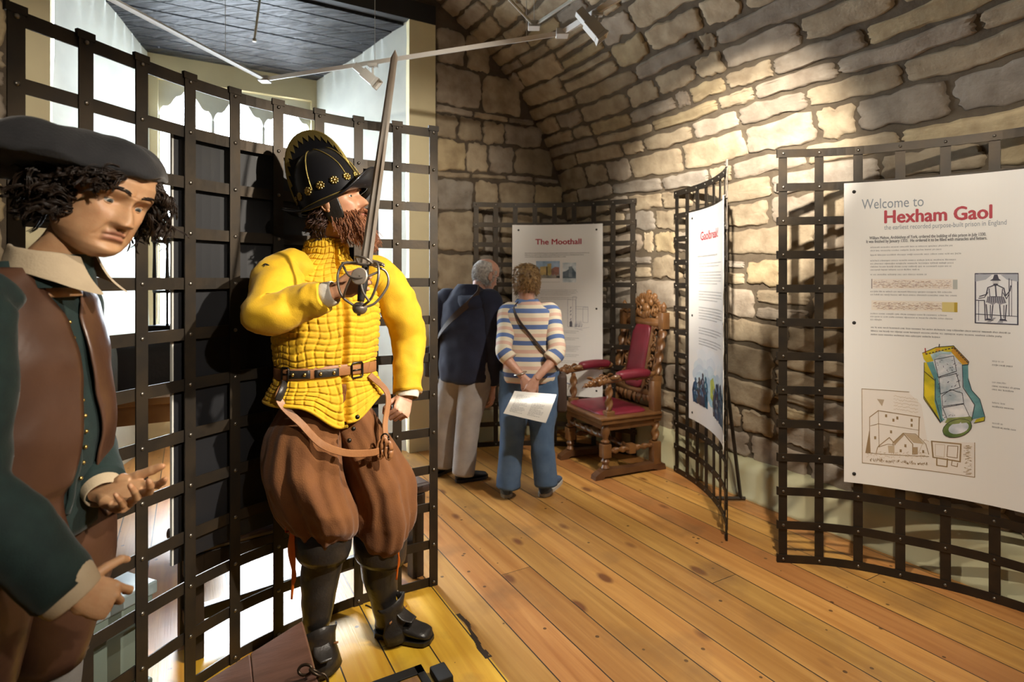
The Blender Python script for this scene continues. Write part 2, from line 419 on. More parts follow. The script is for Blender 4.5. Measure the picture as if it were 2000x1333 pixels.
# floor boards (room axes are the object's own axes)
def floor_material():
    m = bpy.data.materials.new('pine_boards'); m.use_nodes = True; N, L = nodes(m); b = N['Principled BSDF']
    def nd(t, **kw):
        n = N.new('ShaderNode'+t)
        for k, v in kw.items(): setattr(n, k, v)
        return n
    def mth(op, a, c=None, d=None):
        n = nd('Math', operation=op)
        for i, x in enumerate((a, c, d)):
            if x is None: continue
            if isinstance(x, (int, float)): n.inputs[i].default_value = x
            else: L.new(x, n.inputs[i])
        return n.outputs[0]
    def mix(f, a, c, bt='MIX'):
        n = nd('Mix', data_type='RGBA', blend_type=bt)
        for i, x in ((0, f), (6, a), (7, c)):
            if isinstance(x, (int, float)): n.inputs[i].default_value = x
            elif isinstance(x, tuple): n.inputs[i].default_value = (*x, 1)
            else: L.new(x, n.inputs[i])
        return n.outputs[2]
    tc = nd('TexCoord'); sp = nd('SeparateXYZ'); L.new(tc.outputs['Object'], sp.inputs[0]); x, y = sp.outputs[0], sp.outputs[1]
    bw = mth('DIVIDE', mth('ADD', y, .06), .168); idx = mth('FLOOR', bw); fr = mth('FRACT', bw)
    wn = nd('TexWhiteNoise', noise_dimensions='1D'); L.new(idx, wn.inputs['W']); rv = wn.outputs[0]
    # board ends
    xs = mth('DIVIDE', mth('ADD', x, mth('MULTIPLY', rv, 9)), 5.5); xi = mth('FLOOR', xs); xf = mth('FRACT', xs)
    cb = nd('CombineXYZ'); L.new(idx, cb.inputs[0]); L.new(xi, cb.inputs[1]); wn2 = nd('TexWhiteNoise', noise_dimensions='3D'); L.new(cb.outputs[0], wn2.inputs[0]); bv = wn2.outputs[0]
    ed = mth('MINIMUM', fr, mth('SUBTRACT', 1, fr)); gapm = mth('LESS_THAN', ed, .016)
    ex = mth('MINIMUM', xf, mth('SUBTRACT', 1, xf)); gapx = mth('LESS_THAN', ex, .0003)
    gap = mth('MAXIMUM', gapm, gapx)
    mp = nd('CombineXYZ'); L.new(mth('ADD', mth('MULTIPLY', x, .9), mth('MULTIPLY', bv, 40)), mp.inputs[0]); L.new(mth('MULTIPLY', y, 14), mp.inputs[1]); L.new(mth('MULTIPLY', bv, 17), mp.inputs[2])
    n1 = nd('TexNoise'); n1.inputs['Scale'].default_value = 1.6; n1.inputs['Detail'].default_value = 6; n1.inputs['Distortion'].default_value = .6; L.new(mp.outputs[0], n1.inputs[0])
    mp2 = nd('CombineXYZ'); L.new(mth('MULTIPLY', x, 2), mp2.inputs[0]); L.new(mth('MULTIPLY', y, 75), mp2.inputs[1]); L.new(bv, mp2.inputs[2])
    n2 = nd('TexNoise'); n2.inputs['Scale'].default_value = 2; n2.inputs['Detail'].default_value = 4; L.new(mp2.outputs[0], n2.inputs[0])
    rp = nd('ValToRGB'); L.new(n1.outputs[0], rp.inputs[0]); e = rp.color_ramp.elements
    e[0].position = .30; e[0].color = (.40, .172, .040, 1); e[1].position = .72; e[1].color = (.62, .325, .092, 1)
    c = mix(mth('MULTIPLY', n2.outputs[0], .45), rp.outputs[0], (.34, .15, .045))
    # yellow varnished boards by the hatch
    zone = mth('MULTIPLY', mth('GREATER_THAN', y, 2.283), mth('GREATER_THAN', x, 1.98))
    rp2 = nd('ValToRGB'); L.new(n1.outputs[0], rp2.inputs[0]); e = rp2.color_ramp.elements
    e[0].position = .30; e[0].color = (.62, .31, .022, 1); e[1].position = .72; e[1].color = (.82, .50, .055, 1)
    c = mix(zone, c, rp2.outputs[0])
    hs = nd('HueSaturation'); L.new(c, hs.inputs['Color']); L.new(mth('ADD', .82, mth('MULTIPLY', bv, .36)), hs.inputs['Value']); L.new(mth('ADD', .49, mth('MULTIPLY', rv, .02)), hs.inputs['Hue']); c = hs.outputs[0]
    # knots
    vk = nd('TexVoronoi', feature='F1'); vk.inputs['Scale'].default_value = 1; kp = nd('CombineXYZ')
    L.new(mth('MULTIPLY', x, 2.3), kp.inputs[0]); L.new(mth('MULTIPLY', y, 4.6), kp.inputs[1]); L.new(mth('MULTIPLY', rv, 3), kp.inputs[2]); L.new(kp.outputs[0], vk.inputs[0])
    kr = nd('ValToRGB'); L.new(vk.outputs['Distance'], kr.inputs[0]); e = kr.color_ramp.elements; e[0].position = .08; e[0].color = (.95, .95, .95, 1); e[1].position = .15; e[1].color = (0, 0, 0, 1)
    c = mix(kr.outputs[0], c, (.16, .055, .018))
    # nail heads and dark scuffs
    vn = nd('TexVoronoi', feature='F1'); vn.inputs['Scale'].default_value = 9; L.new(tc.outputs['Object'], vn.inputs[0])
    c = mix(mth('MULTIPLY', mth('LESS_THAN', vn.outputs['Distance'], .075), .8), c, (.05, .025, .012))
    ns = nd('TexNoise'); ns.inputs['Scale'].default_value = 3.2; ns.inputs['Detail'].default_value = 8; L.new(tc.outputs['Object'], ns.inputs[0])
    sc = nd('ValToRGB'); L.new(ns.outputs[0], sc.inputs[0]); e = sc.color_ramp.elements; e[0].position = .54; e[0].color = (0, 0, 0, 1); e[1].position = .72; e[1].color = (.6, .6, .6, 1)
    c = mix(sc.outputs[0], c, (.20, .10, .04))
    # split edge of the board beside the yellow boards
    sl = mth('ADD', y, mth('ADD', mth('MULTIPLY', mth('SUBTRACT', n2.outputs[0], .5), .03), mth('MULTIPLY', mth('SUBTRACT', ns.outputs[0], .5), .13)))
    spl = mth('MULTIPLY', mth('MULTIPLY', mth('GREATER_THAN', x, 2.30), mth('LESS_THAN', x, 2.62)), mth('MULTIPLY', mth('GREATER_THAN', sl, 2.262), mth('LESS_THAN', sl, 2.279)))
    gap = mth('MAXIMUM', gap, spl)
    c = mix(gap, c, (.035, .022, .013))
    L.new(c, b.inputs['Base Color'])
    rr = nd('MapRange'); L.new(n1.outputs[0], rr.inputs[0]); rr.inputs[3].default_value = .30; rr.inputs[4].default_value = .46; L.new(rr.outputs[0], b.inputs['Roughness'])
    bp = nd('Bump'); bp.inputs['Strength'].default_value = .35; bp.inputs['Distance'].default_value = .004
    hh = mth('SUBTRACT', mth('MULTIPLY', n2.outputs[0], .25), mth('MULTIPLY', gap, 1)); L.new(hh, bp.inputs['Height']); L.new(bp.outputs[0], b.inputs['Normal'])
    return m
M_floor = floor_material()
fl = mk('floor', ([(-2.2, -.3, 0), (UMAX+.2, -.3, 0), (UMAX+.2, 6.9, 0), (-2.2, 6.9, 0), (-2.2, -.3, .1), (UMAX+.2, -.3, .1), (UMAX+.2, 6.9, .1), (-2.2, 6.9, .1)], [(3,2,1,0),(4,5,6,7),(0,1,5,4),(1,2,6,5),(2,3,7,6),(3,0,4,7)]), M_floor, smooth=False)
fl.matrix_world = frame_m(CR, UU, z=(0, 0, -1)); struct(fl)
# ------------------------------------------------------------------ curved strap-iron grilles with hung panels
class Curve:
    """plan curve through points; s = arc length; side +1: room side is to the left of travel"""
    def __init__(s, pts, side):
        q = [Vector((p[0], p[1], 0)) for p in spline([(p[0], p[1]) for p in pts], 24)]
        s.q = q; s.l = [0]
        for a, b in zip(q, q[1:]): s.l.append(s.l[-1]+(b-a).length)
        s.L = s.l[-1]; s.side = side
    def at(s, d):
        d = d
        i = 0
        if d <= 0: t = (s.q[1]-s.q[0]).normalized(); return s.q[0]+t*d, t
        if d >= s.L: t = (s.q[-1]-s.q[-2]).normalized(); return s.q[-1]+t*(d-s.L), t
        while s.l[i+1] < d: i += 1
        k = (d-s.l[i])/(s.l[i+1]-s.l[i])
        t0 = (s.q[min(i+1, len(s.q)-1)]-s.q[max(i-1, 0)]).normalized(); t1 = (s.q[min(i+2, len(s.q)-1)]-s.q[i]).normalized()
        return s.q[i].lerp(s.q[i+1], k), t0.lerp(t1, k).normalized()
    def pt(s, d, z, off=0):
        p, t = s.at(d); n = Vector((-t.y, t.x, 0))*s.side
        return p+n*off+Vector((0, 0, z))
def strip(cv, d0, d1, z0, z1, o0, o1, n):
    rings = []
    for i in range(n+1):
        d = lerp(d0, d1, i/n)
        rings.append([cv.pt(d, z0, o0), cv.pt(d, z0, o1), cv.pt(d, z1, o1), cv.pt(d, z1, o0)])
    return loft(rings)
SW, ST, HG = .041, .005, 2.125
def grille(cv, nv, nh, label, verts_front, loc, brace=(), HG=HG):
    root = thing('iron_grille', label, 'grille', loc, 0, 'curved iron grille partitions')
    of, ob = (.0045, -.0015) if verts_front else (-.0015, .0045)
    for i in range(nv):
        d = cv.L*i/(nv-1); g = G()
        rings = []
        for z in (0, HG):
            rings.append([cv.pt(d-SW/2, z, of-ST/2), cv.pt(d-SW/2, z, of+ST/2), cv.pt(d+SW/2, z, of+ST/2), cv.pt(d+SW/2, z, of-ST/2)])
        g.add(loft(rings))
        if verts_front:   # folded-over top end
            g.add(strip(cv, d-SW*.62, d+SW*.62, HG-.012, HG+.012, of-ST/2-.006, of+ST/2+.002, 2))
        p, t = cv.at(d); nrm = Vector((-t.y, t.x, 0))*cv.side
        st = mk('vertical_strap', g, M_iron, root, smooth=False)
        for k in range(nh):
            z = SW/2+(HG-SW)*k/(nh-1); c = cv.pt(d, z, max(of, ob)+ST/2)
            if not k: rv = tube([-nrm*.001, nrm*.003, nrm*.0055], [.0075, .007, .003], 8); o = mk('rivet', rv, M_rivet); rme = o.data
            else: o = bpy.data.objects.new('rivet', rme); COL.objects.link(o)
            o.parent = st; o.location = c
    for k in range(nh):
        z = SW/2+(HG-SW)*k/(nh-1); ex = .012
        if verts_front: gg = strip(cv, -ex, cv.L+ex, z-SW/2, z+SW/2, ob-ST/2, ob+ST/2, 4*nv)
        else:
            gg = G().add(strip(cv, -SW/2-.010, cv.L+SW/2+.010, z-SW/2, z+SW/2, ob-ST/2, ob+ST/2, 4*nv))
            for e in (-SW/2-.010, cv.L+SW/2+.004):
                gg.add(strip(cv, e, e+.006, z-SW/2, z+SW/2, of-ST/2-.002, ob+ST/2, 1))
        mk('horizontal_strap', gg, M_iron, root, smooth=False)
    for (d, side, ln, zb) in brace:       # back stay: a sloping bar and a foot bar
        p, t = cv.at(d); nrm = Vector((-t.y, t.x, 0))*cv.side*side
        a = p+Vector((0, 0, zb)); b = p+nrm*ln+Vector((0, 0, .02))
        mk('back_stay', tube([a, b], [(.016, .012), (.016, .012)], 4, up=t), M_iron, root, smooth=False)
        mk('foot_bar', tube([p+Vector((0, 0, .02)), b+nrm*.03], .012, 4, up=(0, 0, 1)), M_iron, root, smooth=False)
    return root
M_txtred = mat('lettering_red', (.42, .025, .045), .5); M_txtgrey = mat('lettering_slate', (.22, .26, .31), .5); M_txtdark = mat('lettering_dark', (.10, .10, .11), .5)
M_txtmid = mat('lettering_mid', (.26, .26, .27), .5)
FONTS = {}
def glyphs(body, size, bold=0, shear=0):
    cu = bpy.data.curves.new('t', 'FONT'); cu.body = body; cu.size = size; cu.offset = bold; cu.shear = shear; cu.resolution_u = 3
    o = bpy.data.objects.new('t', cu); COL.objects.link(o)
    dg = bpy.context.evaluated_depsgraph_get(); dg.update(); e = o.evaluated_get(dg); me = e.to_mesh()
    v = [tuple(x.co) for x in me.vertices]; f = [tuple(p.vertices) for p in me.polygons]
    e.to_mesh_clear(); bpy.data.objects.remove(o); bpy.data.curves.remove(cu)
    return v, f
class Panel:
    """panel hung on a grille; local x from its left edge (as read), y up from its foot, both in metres"""
    def __init__(s, cv, d0, d1, z0, z1, off, name, label, cat, front=1, m=None, th=.005):
        s.cv, s.d0, s.d1, s.z0, s.z1, s.off, s.front, s.w, s.h = cv, d0, d1, z0, z1, off, front, abs(d1-d0), z1-z0
        s.sg = 1 if d1 > d0 else -1; s.lay = 0
        c = cv.pt((d0+d1)/2, z0, off)
        s.root = thing(name, label, cat, c)
        mk('sheet', strip(cv, d0, d1, z0, z1, off, off-front*th, 24), m or M_panel, s.root, smooth=False)
    def m(s, x, y, k=1): return s.cv.pt(s.d0+s.sg*x, s.z0+y, s.off+s.front*.0006*k)
    def text(s, name, body, x, y, size, m, width=None, bold=0, parent=None):
        v, f = glyphs(body, size)
        if not v: return
        xs = [p[0] for p in v]; k = (width/(max(xs)-min(xs))) if width else 1; g = G()
        for i, dx, dy in ((0, 0, 0),) if not bold else ((0, -bold, 0), (1, bold, 0), (2, 0, bold*.7), (3, 0, -bold*.7), (4, 0, 0)):
            g.add(([s.m(x+(p[0]-min(xs))*k+dx, y+p[1]+dy, 2+i*.15) for p in v], f))
        return mk(name, g, m, parent or s.root, smooth=False)
    def greek(s, name, x, y, w, lines, lead, xh, m, last=.6, parent=None):
        g = G(); r = random.Random(int(x*1000+y*777))
        for i in range(lines):
            xe = x+w*(r.uniform(.9, 1) if i < lines-1 else last); q = x; yy = y-i*lead
            while q < xe-.006:
                ww = min(r.uniform(.008, .045)*xh/.006, xe-q); a = q
                while a < q+ww-.001:
                    cw = xh*r.uniform(.45, .7); hh = xh*(1.45 if r.random() < .25 else 1); dn = xh*.4 if r.random() < .12 else 0
                    sw = xh*.20
                    for (p0, p1, b0, b1) in ((a, a+sw, -dn, hh), (a+cw-sw, a+cw, 0, xh), (a, a+cw, xh*.78, xh)) if r.random() < .6 else ((a, a+cw, 0, xh*.22), (a, a+sw, 0, xh), (a, a+cw, xh*.8, xh)):
                        g.add(([s.m(p0, yy+b0, 1), s.m(p1, yy+b0, 1), s.m(p1, yy+b1, 1), s.m(p0, yy+b1, 1)], [(0, 1, 2, 3)]))
                    a += cw+xh*.22
                q = a+xh*.5
        return mk(name, g, m, parent or s.root, smooth=False)
    def poly(s, g, pts, k, col):
        """filled polygon on the sheet; wide ones are cut in strips so that they follow its bend"""
        xs = [p[0] for p in pts]
        if max(xs)-min(xs) < .035:
            g.add(([s.m(x, y, k) for x, y in pts], [tuple(range(len(pts)))]), col); return
        bm = bmesh.new(); bm.faces.new([bm.verts.new((x, y, 0)) for x, y in pts])
        bmesh.ops.triangulate(bm, faces=bm.faces[:])
        x = min(xs)+.03
        while x < max(xs)-.001:
            bmesh.ops.bisect_plane(bm, geom=bm.verts[:]+bm.edges[:]+bm.faces[:], plane_co=(x, 0, 0), plane_no=(1, 0, 0)); x += .03
        bm.verts.index_update()
        g.add(([s.m(v.co.x, v.co.y, k) for v in bm.verts], [tuple(v.index for v in f.verts) for f in bm.faces]), col); bm.free()
    def line(s, g, pts, wd, k, col, closed=False):
        if closed: pts = list(pts)+[pts[0]]
        for (x0, y0), (x1, y1) in zip(pts, pts[1:]):
            dx, dy = x1-x0, y1-y0; l = math.hypot(dx, dy) or 1; nx, ny = -dy/l*wd/2, dx/l*wd/2; ex, ey = dx/l*wd*.3, dy/l*wd*.3
            s.poly(g, [(x0+nx-ex, y0+ny-ey), (x0-nx-ex, y0-ny-ey), (x1-nx+ex, y1-ny+ey), (x1+nx+ex, y1+ny+ey)], k, col)
    def studs(s, pts):
        for x, y in pts:
            a, b = s.m(x, y, 0), s.m(x, y, 6); mk('fixing_stud', tube([a, b], [.009, .007], 10), MATS['dark_beam'], s.root)
M_print = mat('printed_ink', (1, 1, 1), .4, col_attr=True); M_wash = mat('printed_wash', (1, 1, 1), .4, col_attr=True, var=(.45, .55, .60), vscale=14, det=8)

# --- left grille, in front of the window
LG = Curve([(-1.315, 1.49), (-1.255, 1.66), (-1.20, 1.832), (-1.131, 2.009), (-1.037, 2.177), (-.922, 2.312), (-.793, 2.436), (-.661, 2.537), (-.519, 2.603), (-.375, 2.68)], -1)
lgr = grille(LG, 10, 13, 'dark iron grille running behind the yellow jacketed figure to the window side', True, (-.9, 2.2, 0), (), 2.175)
# black back of a panel hung on its far side
d_of = lambda k: LG.L*k/9
p0 = Panel(LG, d_of(2.78), d_of(7.55), .46, 1.985, -.03, 'display_board', 'black back of a board hung behind the left grille', 'board', -1, M_black, .004)
g = G(); e = .006
for a, b, c, d in ((d_of(2.78)-e, d_of(2.78), .46, 1.985), ): g.add(strip(LG, a, b, c, d, -.026, -.036, 1))
mk('metal_edge', g, M_edge, p0.root, smooth=False)
# --- far grille across the corner
BG = Curve([(-.31, 4.88), (0, 4.93), (.35, 4.925), (.69, 4.83), (1.00, 4.66)], -1)
bgr = grille(BG, 9, 13, 'farthest iron grille standing across the stone corner', False, (.35, 4.9, 0))
q = Panel(BG, .315, .315+.80, .445, 1.93, .021, 'information_panel', 'white information panel titled The Moothall, read by the two visitors', 'panel')
q.text('title_lettering', 'The Moothall', .205, 1.335-.02, .068, M_txtred, .405, .0018)
q.greek('body_text', .11, 1.235, .58, 2, .016, .006, M_txtdark, .9); q.greek('body_text', .11, 1.203, .40, 1, .016, .006, M_txtdark, .9)
ph = G()
q.poly(ph, [(.21, 1.02), (.42, 1.02), (.42, 1.17), (.21, 1.17)], 1, (.42, .56, .74))
q.poly(ph, [(.21, 1.02), (.42, 1.02), (.42, 1.055), (.21, 1.05)], 2, (.35, .32, .28))
q.poly(ph, [(.245, 1.045), (.31, 1.045), (.31, 1.125), (.245, 1.12)], 2, (.62, .45, .18)); q.poly(ph, [(.31, 1.045), (.345, 1.045), (.345, 1.15), (.31, 1.145)], 2, (.68, .48, .16))
q.poly(ph, [(.345, 1.045), (.415, 1.045), (.415, 1.115), (.38, 1.12), (.345, 1.10)], 2, (.38, .18, .14)); q.poly(ph, [(.30, 1.045), (.312, 1.045), (.312, 1.12), (.30, 1.12)], 3, (.12, .08, .04))
q.poly(ph, [(.39, 1.025), (.42, 1.025), (.42, 1.04), (.39, 1.04)], 3, (.05, .05, .06))
mk('colour_photograph', ph, M_wash, q.root, smooth=False)
ph = G(); q.poly(ph, [(.445, .985), (.565, .985), (.565, 1.155), (.445, 1.155)], 1, (.78, .82, .84)); q.poly(ph, [(.447, 1.02), (.563, 1.02), (.563, 1.07), (.53, 1.115), (.50, 1.10), (.48, 1.085), (.447, 1.075)], 2, (.16, .20, .24)); q.poly(ph, [(.50, 1.03), (.53, 1.03), (.53, 1.125), (.50, 1.12)], 3, (.30, .34, .38))
mk('grey_photograph', ph, M_wash, q.root, smooth=False)
q.greek('caption_text', .25, .985, .17, 1, .014, .004, M_txtmid, 1)
for y, n in ((.915, 4), (.85, 2), (.77, 1), (.71, 1), (.56, 2), (.50, 2), (.43, 4), (.355, 2), (.30, 2)): q.greek('body_text', .25 if y > .8 else .43 if y < .6 else .25, y, .34 if y > .8 else .17, n, .014, .0045, M_txtmid, .8)
dr = G(); ink = (.30, .30, .36)
def bld(x, y, w_, h_): q.line(dr, [(x, y), (x+w_, y), (x+w_, y+h_), (x, y+h_)], .0025, 1, ink, True)
bld(.49, .60, .07, .235); bld(.535, .60, .03, .262); bld(.56, .755, .11, .02); bld(.625, .64, .045, .13)
for yy in (.64, .66, .70, .73, .76): q.line(dr, [(.515, yy), (.52, yy+.012)], .008, 1, ink)
for i in range(26):
    x = .545+.07*rnd.random(); q.line(dr, [(x, .60), (x+.01*rnd.random(), .60+.06*rnd.random())], .002, 1, ink)
q.poly(dr, [(.507, .60), (.53, .60), (.53, .64), (.52, .655), (.507, .64)], 2, (.10, .10, .13))
q.line(dr, [(.55, .59), (.62, .575)], .004, 1, (.5, .5, .55)); q.line(dr, [(.60, .585), (.68, .60)], .003, 1, (.5, .5, .55))
q.line(dr, [(.44, .10), (.47, .12), (.50, .105), (.56, .11), (.57, .14), (.575, .11)], .007, 1, (.14, .16, .32))
mk('line_drawing', dr, M_print, q.root, smooth=False)
q.studs([(.055, 1.44), (.745, 1.435), (.745, .76), (.745, .06), (.055, .76), (.055, .06)])
# --- middle grille, seen nearly edge on
MG = Curve([(1.243, 4.25), (1.29, 4.07), (1.318, 3.9), (1.325, 3.72), (1.31, 3.52), (1.27, 3.33), (1.205, 3.16)], -1)
mgr = grille(MG, 9, 13, 'iron grille standing edge on beside the carved chair', False, (1.3, 3.8, 0), ((.56, -1, .175, 1.5),))
q = Panel(MG, .20, 1.075, .46, 1.935, .021, 'information_panel', 'white information panel titled Gaolbreak, turned nearly edge on', 'panel')
q.text('title_lettering', 'Gaolbreak!', .18, 1.265, .082, M_txtred, .36, .002)
q.greek('body_text', .13, 1.15, .38, 1, .02, .008, M_txtdark, 1); q.greek('body_text', .15, 1.10, .52, 2, .02, .006, M_txtmid, .8)
for y, n in ((1.04, 5), (.91, 4), (.80, 5), (.66, 3), (.585, 3)): q.greek('body_text', .15, y, .52, n, .019, .006, M_txtmid, .7)
ar = G(); rr = random.Random(3)
mist = G()
for i in range(90):
    y = .50-.30*(i/89)**.8; x = rr.uniform(.10, .76); a = .03+.05*rr.random(); f_ = sst(.52, .24, y)*(1-.5*abs(x-.42)/.4); c1_ = rr.choice([(.30, .52, .62), (.42, .58, .66), (.26, .42, .56)])
    q.poly(mist, [(min(max(x+a*math.cos(k*.42), .02), .86), y+a*.8*math.sin(k*.42)) for k in range(15)], .4+.008*i, tuple(lerp(.79, r_, f_) for r_ in c1_))
mk('printed_picture', mist, M_print, q.root, smooth=False)
q.poly(ar, [(.36, .22), (.42, .20), (.46, .30), (.42, .36), (.36, .33)], 2, (.62, .64, .12))
for i, x in enumerate((.10, .16, .22, .27, .46, .50, .55, .60, .64, .69, .73, .52, .62, .70)):
    y = .09+.03*rr.random() if i > 3 else .13; h_ = .17+.09*rr.random()
    c = rr.choice([(.03, .08, .16), (.05, .12, .18), (.08, .07, .10), (.02, .12, .20), (.12, .09, .08)])
    b = [(x-.035, y), (x-.01, y+.005), (x, y+.06), (x+.012, y), (x+.04, y), (x+.034, y+h_*.55), (x+.046, y+h_*.5), (x+.03, y+h_*.78), (x+.012, y+h_*.84), (x+.016, y+h_*.93), (x+.004, y+h_), (x-.012, y+h_*.95), (x-.01, y+h_*.84), (x-.03, y+h_*.76), (x-.05, y+h_*.45), (x-.034, y+h_*.5)]
    q.poly(ar, b, 3+i % 3, c)
    for k in range(7):
        xx, yy = x+rr.uniform(-.035, .03), y+h_*rr.uniform(.15, .8); q.poly(ar, [(xx, yy), (xx+.016*rr.random()+.006, yy-.004), (xx+.012, yy+.03*rr.random()+.008), (xx-.003, yy+.02)], 6.2+.1*k, rr.choice([(.30, .42, .56), (.06, .16, .30), (.20, .12, .10), (.05, .20, .22), (.45, .50, .55), (.02, .03, .05)]))
mk('printed_picture', ar, M_wash, q.root, smooth=False)
q.studs([(.05, 1.43), (.82, 1.43), (.05, .74), (.82, .74), (.05, .05), (.82, .05)])
# --- right grille with the welcome panel
RG = Curve([(1.395, 2.90), (1.58, 2.875), (1.752, 2.82), (1.905, 2.735), (2.055, 2.64), (2.19, 2.525), (2.30, 2.39), (2.39, 2.25), (2.46, 2.10)], -1)
RG.side = -1
rgr = grille(RG, 9, 13, 'nearest right iron grille carrying the welcome panel', False, (1.9, 2.6, 0))
q = Panel(RG, .285, 1.19, .44, 1.94, .021, 'information_panel', 'white information panel titled Welcome to Hexham Gaol, on the right', 'panel')
WP = q
_dz = []
def _lx(px):      # place along the panel seen at this column of the photograph
    lo, hi = 0, q.w
    for _ in range(30):
        m_ = (lo+hi)/2; p_ = q.m(m_, 0, 0)
        if 1000+FPX*p_.x/p_.y < px: lo = m_
        else: hi = m_
    return (lo+hi)/2
def LP(px, py):
    x = _lx(px); p_ = q.m(x, 0, 0); return x, CAMZ+(HOR-py)/FPX*p_.y-q.z0
def ltext(nm, body, px0, px1, py, size, m, bold=0): x0, y0 = LP(px0, py); q.text(nm, body, x0, y0, size, m, _lx(px1)-x0 if px1 < 1990 else None, bold)
ltext('title_lettering', 'Welcome to', 1683, 1804, 409, .071, M_txtgrey)
ltext('title_lettering', 'Hexham Gaol', 1728, 1937, 436, .088, M_txtred, .0026)
ltext('subtitle_lettering', 'the earliest recorded purpose-built prison in England', 1727, 1966, 449, .032, M_txtgrey)
ltext('body_text', 'William Melton, Archbishop of York, ordered the building of this prison in July 1330.', 1698, 1926, 468, .021, M_txtdark, .0004)
ltext('body_text', 'It was finished by January 1333.  He ordered it to be filled with manacles and fetters.', 1692, 1928, 475, .021, M_txtdark, .0004)
def lgreek(nm, px0, px1, py, n, lead, m, last=.8): x0, y0 = LP(px0, py); q.greek(nm, x0, y0, _lx(px1)-x0, n, lead, .0058, m, last)
lgreek('body_text', 1700, 1880, 485, 2, .0165, M_txtmid, .78); lgreek('body_text', 1700, 1876, 500, 1, .0165, M_txtmid, 1); lgreek('body_text', 1700, 1872, 511, 4, .0150, M_txtmid, .6); lgreek('body_text', 1700, 1810, 538, 1, .0165, M_txtmid, 1)
for a in (0, 1):
    (xa, y), (xb, yb_) = LP(1702, 564 if a == 0 else 606), LP(1870, 545 if a == 0 else 588); hh = .048; w_ = xb-xa
    sg = G(); q.poly(sg, [(xa, y), (xb, y), (xb, y+hh), (xa, y+hh)], 1, (.80, .74, .66) if a else (.80, .74, .68))
    r2 = random.Random(5+a)
    for i in range(330):
        x, yy = xa+w_*r2.uniform(.02, .93 if a == 0 else .84), y+.006+.034*r2.random(); q.line(sg, [(x, yy), (x+.008*r2.random()+.002, yy+.002*r2.uniform(-1, 1))], .0016, 2, r2.choice([(.48, .36, .26), (.40, .30, .30), (.55, .40, .30)]))
    if a: q.poly(sg, [(xa+.83*w_, y), (xb, y), (xb, y+hh-.003), (xa+.83*w_, y+hh-.003)], 2, (.66, .55, .22)); q.poly(sg, [(xa+.965*w_, y), (xb, y), (xb, y+hh-.004), (xa+.965*w_, y+hh-.004)], 3, (.45, .32, .04))
    else: q.poly(sg, [(xa, y), (xa+.003, y), (xa+.003, y+hh), (xa, y+hh)], 3, (.12, .10, .09)); q.poly(sg, [(xa+.95*w_, y), (xb, y), (xb, y+hh-.004), (xa+.95*w_, y+hh-.004)], 3, (.45, .47, .45))
    mk('manuscript_picture', sg, M_print, q.root, smooth=False)
lgreek('caption_text', 1700, 1868, 571, 2, .0155, M_txtmid, 1); lgreek('caption_text', 1700, 1868, 614, 3, .0150, M_txtmid, .15)
lgreek('body_text', 1701, 1986, 641, 3, .0175, M_txtdark, .5)
# woodcut of a standing man in a hat
wc = G(); K = (.06, .06, .09); (X0, Y0), (W_, H_) = LP(1905, 631), LP(1988, 534); W_, H_ = W_-X0, H_-LP(1988, 634)[1]+.0
def wp(pts): return [(X0+x*W_, Y0+y*H_) for x, y in pts]
q.poly(wc, wp([(0, 0), (1, 0), (1, 1), (0, 1)]), 1, (.74, .75, .78)); q.line(wc, wp([(0, 0), (1, 0), (1, 1), (0, 1)]), .005, 2, K, True)
q.poly(wc, wp([(.0, .84), (.25, .88), (.4, .98), (0, 1)]), 2, (.40, .42, .48)); q.poly(wc, wp([(.6, .98), (.75, .88), (1, .84), (1, 1)]), 2, (.40, .42, .48))
q.poly(wc, wp([(.35, .86), (.62, .86), (.56, .90), (.53, .98), (.45, .98), (.42, .90)]), 3, K)
q.poly(wc, wp([(.42, .77), (.55, .77), (.56, .85), (.41, .85)]), 3, (.55, .55, .58)); q.poly(wc, wp([(.42, .76), (.55, .76), (.53, .80), (.44, .80)]), 4, K)
q.line(wc, wp([(.42, .76), (.30, .72), (.26, .58), (.10, .54)]), .004, 3, K); q.line(wc, wp([(.55, .76), (.68, .71), (.72, .56), (.82, .66), (.84, .76)]), .004, 3, K)
q.line(wc, wp([(.33, .70), (.35, .54), (.63, .54), (.65, .70)]), .003, 3, K); q.line(wc, wp([(.48, .76), (.50, .54)]), .005, 3, K); q.line(wc, wp([(.30, .62), (.22, .52), (.08, .50)]), .003, 3, K); q.line(wc, wp([(.66, .62), (.74, .50), (.80, .60)]), .003, 3, K)
q.poly(wc, wp([(.30, .54), (.68, .54), (.74, .42), (.58, .38), (.50, .42), (.42, .37), (.26, .43)]), 3, (.30, .30, .35))
for i in range(9): q.line(wc, wp([(.30+.045*i, .54), (.27+.055*i, .42)]), .002, 4, K)
for sx in (.34, .66):
    q.line(wc, wp([(sx-.08, .38), (sx-.05, .10)]), .004, 3, K); q.line(wc, wp([(sx+.08, .38), (sx+.05, .10)]), .004, 3, K); q.line(wc, wp([(sx+.02, .37), (sx+.02, .12)]), .003, 3, K); q.poly(wc, wp([(sx-.07, .10), (sx+.06, .10), (sx+.10, .06), (sx-.10, .06)]), 3, K)
q.line(wc, wp([(.02, .46), (.22, .46), (.24, .06)]), .004, 3, K); q.line(wc, wp([(.02, .18), (.98, .16)]), .003, 3, K); q.line(wc, wp([(.08, .46), (.08, .05)]), .002, 3, K); q.line(wc, wp([(.80, .9), (.80, .16)]), .003, 3, K); q.line(wc, wp([(.86, .88), (.86, .16)]), .002, 3, K)
q.poly(wc, wp([(.26, .02), (.44, .12), (.50, .12), (.36, .02)]), 3, (.35, .36, .40)); q.poly(wc, wp([(.52, .02), (.60, .10), (.66, .10), (.66, .02)]), 3, (.35, .36, .40))
